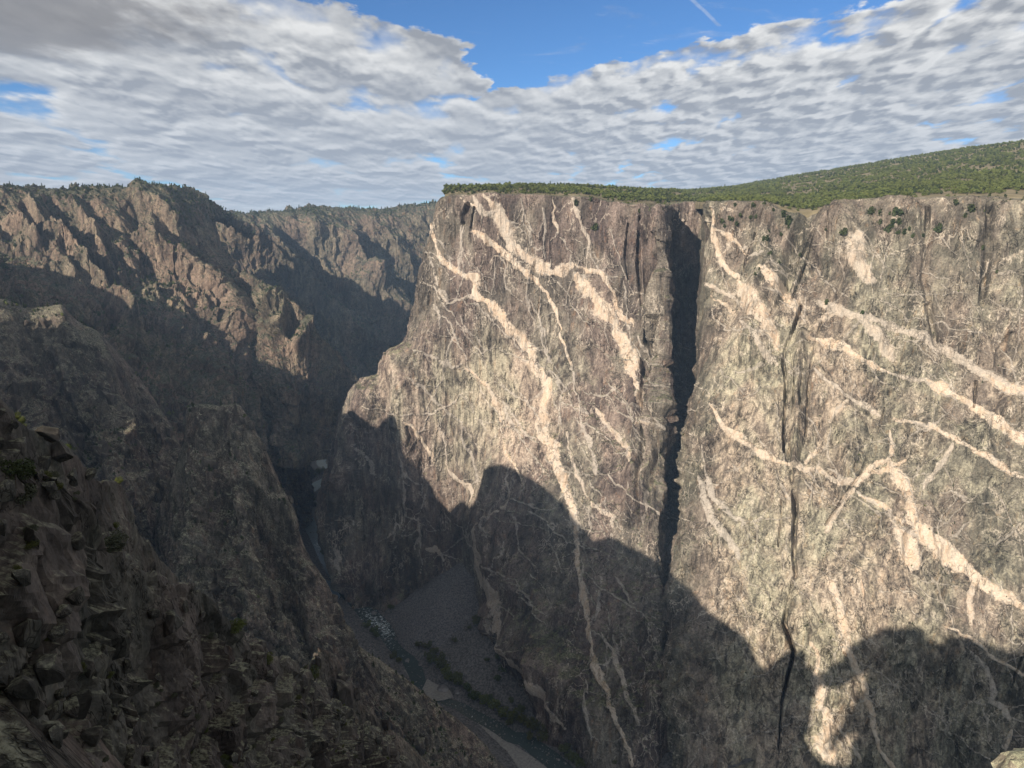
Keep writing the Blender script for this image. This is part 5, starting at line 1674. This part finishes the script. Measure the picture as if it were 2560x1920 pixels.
ALL['cliff'] = (WP, survey(WP))
slope_scrub('cliff_scrub', 'cliff', 1100, 'tiny shrubs on the ledges of both tall cliffs', 0.18, 0.5, 13, 0.42)
slope_scrub('slope_scrub', 'canyon_side', 6500, 'dark scrub and firs scattered over the high left canyon side', 0.5, 1.2, 3)
slope_scrub('far_scrub', 'far_ridge', 6500, 'scrub and firs dotting the distant canyon side', 0.7, 1.5, 4)
slope_scrub('spur_scrub', 'side_spur', 1200, 'scrub scattered over the sunlit side spur', 0.5, 1.0, 5)
slope_scrub('gully_scrub', 'shaded_slope', 900, 'dark scrub among the crags of the shaded slope', 0.35, 0.8, 6, 0.45)
slope_scrub('ravine_scrub', 'pinnacle_spur', 900, 'dark scrub on the ledges of the pinnacle spur', 0.35, 0.8, 7, 0.45)


# skyline trees of the left side stand one by one
def skyline_trees():
    P, S = ALL['canyon_side']
    r = np.random.RandomState(19)
    m = np.where((S[..., 0] > 0) & (S[..., 0] < 420) & (S[..., 1] < 500))
    # highest vertex per column
    cols = {}
    for v, u in zip(*m):
        if u not in cols or S[v, u, 1] < S[cols[u], u, 1]:
            cols[u] = v
    keys = sorted(cols)
    for n in range(46):
        u = keys[r.randint(len(keys))]
        p = P[cols[u], u]
        fir = S[cols[u], u, 0] < 130
        place(TREES[3 if fir else 1], 'fir_tree' if fir else 'juniper_tree', p - np.array([0, 0, 1.5]), r.uniform(0.45, 0.8) if fir else r.uniform(0.7, 1.2), r.uniform(0, 6), 'fir on the left skyline near the picture edge' if fir else 'juniper on the long level skyline at left', 'tree', 'skyline firs at left' if fir else 'skyline junipers at left')


skyline_trees()

# ledge trees on the cliffs
LEDGE = (crop(1560, 320, [(895, 765, 26), (945, 775, 22), (995, 765, 20), (1075, 765, 24), (1125, 765, 24), (960, 805, 26), (825, 800, 30), (870, 825, 18), (1415, 795, 40), (1380, 725, 40), (1500, 685, 40), (1195, 945, 28), (1222, 940, 28), (1270, 880, 16), (1340, 900, 20), (1395, 860, 16), (1275, 1060, 24), (1360, 1170, 18), (1115, 1200, 18), (1150, 1205, 18), (1128, 1240, 18), (1505, 1080, 18), (1730, 860, 14), (1740, 1490, 28), (2075, 1580, 22), (945, 645, 24), (1100, 655, 30), (1220, 635, 20), (1285, 685, 18)])
         + crop(1920, 320, [(895, 690, 50), (950, 720, 50), (1075, 712, 50), (1120, 722, 44), (945, 805, 34), (1060, 802, 40), (1110, 802, 34), (1055, 850, 18), (1020, 875, 40), (1110, 890, 26), (1155, 890, 30), (1240, 920, 26), (1355, 920, 24), (1485, 860, 44), (1220, 850, 20), (1745, 672, 50), (1685, 745, 26), (1870, 1030, 26), (1960, 1240, 18), (165, 790, 50), (830, 1580, 22), (675, 882, 44), (1610, 627, 36)])
         + crop(1040, 440, [(1385, 214, 34), (1560, 420, 40), (1910, 290, 26), (1490, 200, 26)]))
r_ = np.random.RandomState(4)


def LEDGE_SPOT(sx, sy):
    if sx < 1450 and sy < 520:
        return 'small juniper growing in the top of the straight upper dyke'
    if sx < 1560:
        return 'lone dark juniper halfway along the upper right buttress face'
    if sx < 1700:
        return 'small juniper just under the rim, left of the deep cleft'
    if sx < 1830:
        return 'small juniper on the sloping shelf right beside the deep cleft'
    if sx < 1900:
        return 'dark juniper in the row on the shelf right of the deep cleft' if sy < 600 else 'tiny juniper below the shelf right of the deep cleft'
    if sx < 2010:
        return 'juniper on the grey ramp below the wooded hollow' if sy < 620 else 'tiny juniper low on the grey ramp under the wooded hollow'
    if sx < 2180:
        return 'juniper at the lip of the cliff around the wooded hollow' if sy < 560 else 'tiny juniper on the face below the wooded hollow'
    if sx < 2300:
        return 'juniper in the cluster just under the right rim' if sy < 535 else 'small juniper on the ledges below the rim cluster'
    return 'dark juniper on the dim cliff face near the right edge' if sy > 560 else 'juniper just under the rim near the right edge'


SW = survey(WP)
for n, (sx, sy, w) in enumerate(LEDGE):
    p = near_vert(WP, SW, sx, sy)
    if p is None:
        continue
    zc = (p - np.array([0, 0, CAM_Z])) @ FWD
    s = w / FPX * zc / 2.6 * 1.15
    onb = sx < 1700
    place(TREES[1], 'juniper_tree', p + np.array([0, -0.6, -s * 2.2]), s * 0.85, r_.uniform(0, 6), LEDGE_SPOT(sx, sy), 'tree', 'junipers on the buttress face' if onb else 'junipers on the cliff ledges at right')

# riverside trees: crown and trunk
VEG = (crop(960, 1440, [(300, 605, 40), (380, 600, 40), (440, 650, 45), (380, 700, 40), (420, 720, 55), (480, 770, 60), (540, 820, 60), (580, 880, 60), (650, 920, 50), (720, 980, 55), (780, 1040, 55), (860, 1080, 60), (950, 1130, 60), (1030, 1180, 60), (1120, 1210, 60), (1200, 1260, 70), (1300, 1300, 70), (1400, 1330, 60), (1480, 1290, 60), (1380, 1390, 60), (1500, 1400, 55), (1560, 1500, 60), (1620, 1560, 60), (1700, 1620, 55), (1000, 700, 45), (1040, 800, 50), (1160, 850, 45), (1250, 960, 50), (1320, 1030, 55), (980, 890, 35), (1340, 1120, 50), (1450, 1180, 50), (1690, 1410, 35), (1100, 1080, 30), (1900, 1500, 50), (2000, 1600, 40), (30, 240, 30), (60, 270, 30),
                         (1080, 1260, 44), (1260, 1390, 44), (920, 1050, 36), (1180, 1150, 44), (1420, 1250, 44), (640, 860, 40), (500, 700, 36), (1560, 1420, 40)])
       + crop(640, 1440, [(960, 420, 40), (1030, 470, 45), (1040, 520, 40), (1190, 690, 36), (1230, 730, 30)]))
LONE = [(crop(960, 1440, [(800, 395, 55)])[0], 'large yellow green bush at the head of the scree fan'), (crop(960, 1440, [(862, 400, 36)])[0], 'smaller bush joined to the large one at the scree head'),
        (crop(960, 1440, [(740, 445, 24)])[0], 'low yellow green bush just below the scree head'), (crop(960, 1440, [(612, 558, 30)])[0], 'round lone bush in the middle of the scree'), (crop(960, 1440, [(890, 722, 24)])[0], 'small lone bush at the right edge of the scree')]
FARV = crop(640, 960, [(640, 640, 40), (600, 620, 36), (560, 570, 40), (500, 540, 40), (450, 520, 40), (690, 650, 30), (720, 640, 30), (540, 760, 40), (580, 750, 36), (500, 790, 36), (560, 940, 36), (590, 980, 40), (500, 1000, 26), (520, 1040, 24), (650, 1230, 36), (620, 1330, 36), (580, 1460, 36), (760, 400, 24), (800, 380, 24), (640, 1500, 30), (700, 1260, 30)])
CROWNS = []
for k in range(3):
    V, F = leaf_cloud(420, 1.0, 0.8, 0.85, 0.16, 30 + k, 'round', 9)
    CROWNS.append(mesh_from(V, F, 'crown'))
    CROWNS[-1].materials.append(M_RIVER)
V, F = trunk_geo(0.8, 0.06, 5, 4)
TRUNK = mesh_from(V, F, 'trunk')
TRUNK.materials.append(M_BARK)


def bush(name, p, rad, label, cat, group, k=0):
    e = bpy.data.objects.new(name, None)
    COL.objects.link(e)
    e.location = tuple(p)
    e.scale = (rad, rad, rad * random.uniform(0.8, 1.1))
    e.rotation_euler = (0, 0, random.uniform(0, 6))
    tag(e, label, cat, group)
    link('crown', CROWNS[k], None, e)
    link('trunk', TRUNK, None, e)
    return e


for n, (sx, sy, w) in enumerate(VEG):
    p = ground_hit(sx, sy + w * 0.5)
    zc = (p - np.array([0, 0, CAM_Z])) @ FWD
    bush('riverside_tree', p, w / FPX * zc * 1.0, ('olive riverside tree at the upstream end of the green strip, by the scree' if sy < 1690 else 'olive riverside tree opposite the sandbar with the dark flat rock' if sy < 1770 else 'olive riverside tree in the wide green strip below the sandbar rock' if sy < 1840 else 'olive riverside tree at the bottom edge, across from the long sandbar') if sx > 1020 else 'dull green tree on the near bank beside the rapids', 'tree', 'riverside trees along the scree foot', n % 3)
for n, ((sx, sy, w), lab) in enumerate(LONE):
    p = ground_hit(sx, sy + w * 0.5)
    zc = (p - np.array([0, 0, CAM_Z])) @ FWD
    bush('scree_bush', p, w / FPX * zc, lab, 'bush', None, n % 3)
for n, (sx, sy, w) in enumerate(FARV):
    p = ground_hit(sx, sy + w * 0.4)
    zc = (p - np.array([0, 0, CAM_Z])) @ FWD
    bush('bank_tree', p, w / FPX * zc * 0.8, ('green tree on the far upstream bank where the river bends away' if sy < 1160 else 'green tree beside the middle upstream reach of the river' if sy < 1220 else 'green tree beside the pale gravel bar upstream'), 'tree', 'trees on the upstream bank', n % 3)

# ---------------------------------------------------------------- boulders
import bmesh


def rock_mesh(seed, name='boulder', sub=2, box=0.35):
    r = np.random.RandomState(seed)
    bm = bmesh.new()
    bmesh.ops.create_icosphere(bm, subdivisions=sub, radius=1.0)
    pl = [(lambda d: (d / np.linalg.norm(d), r.uniform(0.55, 0.85)))(r.normal(0, 1, 3)) for _ in range(9)]
    for v in bm.verts:
        c = np.array(v.co)
        for d, k in pl:
            q = c @ d
            if q > k:
                c = c - d * (q - k) * 0.92
        v.co = c * (1 + 0.04 * r.normal())
    me = bpy.data.meshes.new(name)
    bm.to_mesh(me)
    bm.free()
    return me


M_BOULD = plain_mat('river_boulder', (0.09, 0.085, 0.08), (0.23, 0.215, 0.205), 0.35, bump=0.3)
ROCKS = [rock_mesh(k, 'boulder', 2) for k in range(5)]
CHIPS = [rock_mesh(k + 40, 'boulder', 1) for k in range(5)]
for m_ in ROCKS:
    m_.materials.append(M_BOULD)


def rubble():
    r = np.random.RandomState(23)
    V, F, off = [], [], 0
    base = []
    for m_ in CHIPS:
        v = np.zeros(len(m_.vertices) * 3, np.float32)
        m_.vertices.foreach_get('co', v)
        f = np.array([list(p.vertices) for p in m_.polygons])
        base.append((v.reshape(-1, 3), f))
    reg = [(960, 1400, 1200, 1600, 900, 0.25, 0.9), (830, 1490, 990, 1680, 620, 0.5, 2.4), (930, 1560, 1300, 1820, 900, 0.35, 1.5), (1090, 1720, 1560, 1915, 420, 0.4, 1.8), (1380, 1820, 1640, 1915, 200, 0.5, 2.2), (770, 1180, 860, 1440, 160, 0.6, 2.4)]
    for x0, y0, x1, y1, n, s0, s1 in reg:
        SX, SY = r.uniform(x0, x1, n * 2), r.uniform(y0, y1, n * 2)
        cnt = 0
        G = np.array([at_z(a, b, 0) for a, b in zip(SX, SY)])
        z = np.zeros(len(G))
        for _ in range(10):
            zz, d, tm = floor_z(G[:, 0], G[:, 1], False)
            z = 0.5 * z + 0.5 * np.maximum(zz, 0)
            G = np.array([at_z(a, b, c) for a, b, c in zip(SX, SY, z)])
        zz, d, tm = floor_z(G[:, 0], G[:, 1], True)
        for i in range(len(G)):
            if cnt >= n:
                break
            if x0 == 1090 and d[i] > 14:
                continue
            s = s0 * (s1 / s0) ** (r.rand() ** 1.6) * 1.1
            v, f = base[r.randint(5)]
            th = r.uniform(0, 6.28)
            R = np.array([[cos(th), -sin(th), 0], [sin(th), cos(th), 0], [0, 0, 1]])
            V.append((v * s * np.array([1.1, 1, 0.8])) @ R.T + np.array([G[i, 0], G[i, 1], max(zz[i], 0) + 0.2 * s]))
            F.append(f + off)
            off += len(v)
            cnt += 1
    link('rubble', mesh_from(np.concatenate(V), np.concatenate(F), 'rubble'), M_BOULD, label='loose grey rocks strewn over rapids, scree and river banks', kind='stuff')


rubble()
for sx, sy, w, fz, lab in ((1110, 1722, 20, 0.45, 'flat dark boulder lying on the sandbar at the river bend'), (1144, 1733, 8, 0.8, 'pale block on the bank right of the sandbar'), (936, 1534, 9, 0.7, 'reddish boulder amid the white rapids'), (925, 1512, 9, 0.8, 'yellowish boulder at the top of the rapids'),
                       (1294, 1752, 4.5, 0.8, 'small white block alone in the bankside trees'), (1052, 1662, 7, 0.7, 'pale rock at the water edge above the sand spit'), (1018, 1652, 8, 0.6, 'grey rock in the stream below the rapids')):
    p = ground_hit(sx, sy)
    zc = (p - np.array([0, 0, CAM_Z])) @ FWD
    s = w / FPX * zc
    o = link('boulder', ROCKS[int(sx) % 5], None, label=lab, cat='boulder')
    o.location = tuple(p + np.array([0, 0, 0.25 * s * fz]))
    o.scale = (s, s * 0.8, s * fz)

# near boulder at the lower right corner
mb = rock_mesh(77, 'boulder', 4)
M_LICH = rock_mat('lichen_rock', (0.15, 0.14, 0.11), (0.26, 0.25, 0.19), (0.42, 0.41, 0.30), s=0.006, pale_amt=0.5, veg_amt=0, lichen=(0.42, 0.42, 0.26), bump=0.02)
mb.materials.append(M_LICH)
o = link('boulder', mb, None, label='sunlit lichen covered rock in the lower right corner', cat='boulder')
o.location = tuple(at(2640, 2005, 2.0))
o.scale = (0.20, 0.18, 0.16)

# fractured blocks standing proud of the near rocks: one part each
def block_mesh(seed):
    r = np.random.RandomState(seed)
    bm = bmesh.new()
    for k in range(16):
        d = r.normal(0, 1, 3)
        d /= np.max(np.abs(d)) ** 0.75 * np.linalg.norm(d) ** 0.25
        bm.verts.new(tuple(d * r.uniform(0.75, 1.08)))
    bmesh.ops.convex_hull(bm, input=bm.verts[:])
    bmesh.ops.delete(bm, geom=[v for v in bm.verts if not v.link_faces], context='VERTS')
    bmesh.ops.dissolve_limit(bm, angle_limit=0.2, verts=bm.verts[:], edges=bm.edges[:])
    bmesh.ops.bevel(bm, geom=bm.edges[:], offset=0.05, segments=1, affect='EDGES', clamp_overlap=True)
    bmesh.ops.triangulate(bm, faces=bm.faces[:])
    bmesh.ops.subdivide_edges(bm, edges=[e for e in bm.edges if e.calc_length() > 0.35], cuts=1, use_grid_fill=True)
    for v in bm.verts:
        v.co *= 1 + r.normal(0, 0.022)
    bmesh.ops.triangulate(bm, faces=bm.faces[:])
    me = bpy.data.meshes.new('rock_block')
    bm.to_mesh(me)
    bm.free()
    for an, v in (('vein', -1.0), ('pale', 0.0)):
        a = me.attributes.new(an, 'FLOAT', 'POINT')
        a.data.foreach_set('value', np.full(len(me.vertices), v, np.float32))
    return me


def blocks(key, n, lo, hi, seed, mat, xr, yr, sink=0.55):
    P, S = ALL[key]
    N = smooth2(normals(P, np.array([0.1, -0.8, 0.5])), 8)
    par = bpy.data.objects[key]
    meshes = []
    for k in range(8):
        m_ = block_mesh(seed * 20 + k)
        m_.materials.append(mat)
        meshes.append(m_)
    r = np.random.RandomState(seed)
    done = 0
    for _ in range(n * 6):
        if done >= n:
            break
        sx, sy = r.uniform(*xr), r.uniform(*yr)
        m = np.hypot(S[..., 0] - sx, S[..., 1] - sy) < 8
        if not m.any():
            continue
        k = np.argmin(np.where(m, P[..., 1], 1e9))
        p, nn = P.reshape(-1, 3)[k], N.reshape(-1, 3)[k]
        s = lo * (hi / lo) ** (r.rand() ** 1.4)
        o = link('rock_block', meshes[r.randint(8)], None, par)
        dims = np.array([s * r.uniform(0.7, 1.2), s * r.uniform(0.6, 1.0), s * r.uniform(0.7, 1.7)])
        o.scale = tuple(dims)
        o.rotation_euler = (r.normal(-0.12, 0.14), r.normal(0.16, 0.14), r.normal(0.5, 0.22) + (pi / 2) * r.randint(4))
        o.location = tuple(p - nn * s * sink)
        done += 1


blocks('near_outcrop', 60, 0.4, 1.3, 1, M_CRAG, (-20, 1000), (1180, 1915), 0.72)
blocks('rear_outcrop', 40, 0.6, 2.0, 2, M_CRAG, (-10, 225), (1010, 1420))
blocks('lower_crag', 40, 1.2, 4.5, 3, M_NEAR, (560, 1100), (1600, 1910))
blocks('pinnacle_spur', 70, 2.5, 7.0, 4, M_PIN, (450, 1250), (1010, 1880))
blocks('shaded_slope', 60, 3.5, 10.0, 5, M_NEAR, (0, 480), (760, 1330))

# broken spires along the pinnacle top
def spires():
    P, S = ALL['pinnacle_spur']
    par = bpy.data.objects['pinnacle_spur']
    for k, (sx, sy, w, h) in enumerate(((476, 1020, 12, 16), (508, 1014, 11, 12), (548, 1022, 12, 9), (588, 1012, 8, 26), (612, 1034, 10, 12), (636, 1060, 11, 14), (668, 1112, 9, 12), (700, 1160, 10, 12), (732, 1236, 9, 14), (762, 1300, 10, 10), (794, 1380, 9, 13), (846, 1490, 11, 14), (905, 1605, 11, 14), (1090, 1752, 8, 16))):
        p = near_vert(P, S, sx, sy + 10, 12)
        if p is None:
            continue
        m_ = block_mesh(300 + k)
        m_.materials.append(M_PIN)
        o = link('rock_spire', m_, None, par)
        f = ((p - np.array([0, 0, CAM_Z])) @ FWD) / FPX
        o.scale = (w * f, w * f * 0.9, h * f)
        o.rotation_euler = (0.1 * sin(k * 3), 0.12 * cos(k * 2), k * 0.9)
        o.location = tuple(p + np.array([0, 2, h * f * 0.1]))


spires()

# shrubs on the near ledges
M_SAGE = leaf_mat('sage_leaf', (0.075, 0.080, 0.050), (0.11, 0.115, 0.075), (0.09, 0.09, 0.055))
SH = [(44, 1192, 46, 'near_outcrop', 'dark_bush', 'dark green round bush at the left edge, on the near ledge', M_DARK),
      (66, 1228, 40, 'near_outcrop', 'sage_bush', 'grey green low bush just below the dark round bush', M_SAGE),
      (290, 1342, 30, 'near_outcrop', 'sage_bush', 'pale twiggy bush on the crest where the outcrop steps down', M_SAGE),
      (600, 1560, 22, 'near_outcrop', 'grass_tuft', 'yellow green tuft behind the cracked block tower', M_RIVER),
      (790, 1672, 22, 'lower_crag', 'grass_tuft', 'yellow green tuft under the small knobbed crag', M_RIVER),
      (900, 1778, 24, 'near_outcrop', 'grass_tuft', 'green tuft in the gap right of the outcrop crest', M_RIVER),
      (680, 1645, 18, 'near_outcrop', 'grass_tuft', 'small tuft on the low end of the block tower ledge', M_RIVER),
      (145, 1222, 18, 'near_outcrop', 'grass_tuft', 'grass tuft on the rib right of the dark round bush', M_RIVER)]
for n, (sx, sy, w, key, nm, lab, mat) in enumerate(SH):
    P, S = ALL[key]
    p = near_vert(P, S, sx, sy + w * 0.6, 12)
    if p is None:
        continue
    zc = (p - np.array([0, 0, CAM_Z])) @ FWD
    rad = w / FPX * zc
    V, F = leaf_cloud(1500, 1.0, 0.75, 0.7, 0.075, 60 + n, 'round', 11)
    me = mesh_from(V, F, 'crown')
    me.materials.append(mat)
    e = bpy.data.objects.new(nm, None)
    COL.objects.link(e)
    e.location = tuple(p)
    e.scale = (rad, rad, rad)
    tag(e, lab, 'bush' if 'bush' in nm else 'grass tuft')
    link('crown', me, None, e)
    link('stem', TRUNK, None, e)

# low grass and sage in the cracks of the near rocks
ALL_CROWNS = [c for c in bpy.data.objects if c.name.startswith('crown') and c.parent and c.parent.name.startswith(('sage_bush', 'grass_tuft'))][:4]


def ledge_grass(key, n, smin, smax, seed, label):
    P, S = ALL[key]
    N = normals(P, np.array([0.1, -0.8, 0.5]))
    N[N[..., 2] < 0] *= -1
    r = np.random.RandomState(seed)
    dens = np.clip((N[..., 2] - 0.55) * 2.5, 0, 1) * np.clip(0.2 + 2.0 * fbm(P / 6, 3, seed), 0, 1)
    dens[(S[..., 0] < -40) | (S[..., 0] > 1300) | (S[..., 1] > 1960)] = 0
    w = dens.ravel() / dens.sum()
    idx = r.choice(len(w), n, p=w)
    scatter('ledge_grass', P.reshape(-1, 3)[idx] - np.array([0, 0, 0.05]), r.randint(0, len(ALL_CROWNS), n), r.uniform(smin, smax, n), r.uniform(0, 6.28, n), ALL_CROWNS, label)


ledge_grass('near_outcrop', 200, 0.18, 0.5, 3, 'tufts of grass and sage in the cracks of the near outcrop')
ledge_grass('rear_outcrop', 90, 0.25, 0.7, 4, 'tufts of grass and sage on the ledges behind the near outcrop')

# ---------------------------------------------------------------- the air of the gorge
def build_haze():
    bm = bmesh.new()
    bmesh.ops.create_cube(bm, size=1.0)
    me = bpy.data.meshes.new('haze')
    bpy.context.view_layer.update()
    lo, hi = np.full(3, 1e9), np.full(3, -1e9)
    for o_ in COL.objects:
        if o_.type == 'MESH' and not o_.modifiers and len(o_.data.vertices):
            for c_ in o_.bound_box:
                w_ = np.array(o_.matrix_world @ Vector(c_))
                lo, hi = np.minimum(lo, w_), np.maximum(hi, w_)
    (x0, y0, z0), (x1, y1, z1) = lo - np.array([60, 60, 1.5]), hi + np.array([60, 60, 14])
    for v in bm.verts:
        v.co = (x0 if v.co.x < 0 else x1, y0 if v.co.y < 0 else y1, z0 if v.co.z < 0 else z1)
    bm.to_mesh(me)
    bm.free()
    m = bpy.data.materials.new('haze')
    m.use_nodes = True
    t = NT(m.node_tree)
    t.n.clear()
    out = t.node('ShaderNodeOutputMaterial')
    pv = t.node('ShaderNodeVolumePrincipled')
    pv.inputs['Color'].default_value = (0.46, 0.68, 1.0, 1)
    pv.inputs['Density'].default_value = HAZE
    pv.inputs['Anisotropy'].default_value = 0.0
    t.l.new(pv.outputs[0], out.inputs['Volume'])
    me.materials.append(m)
    link('haze', me, None, label='thin blue haze filling the gorge', kind='stuff')


HAZE = 0.00005
build_haze()
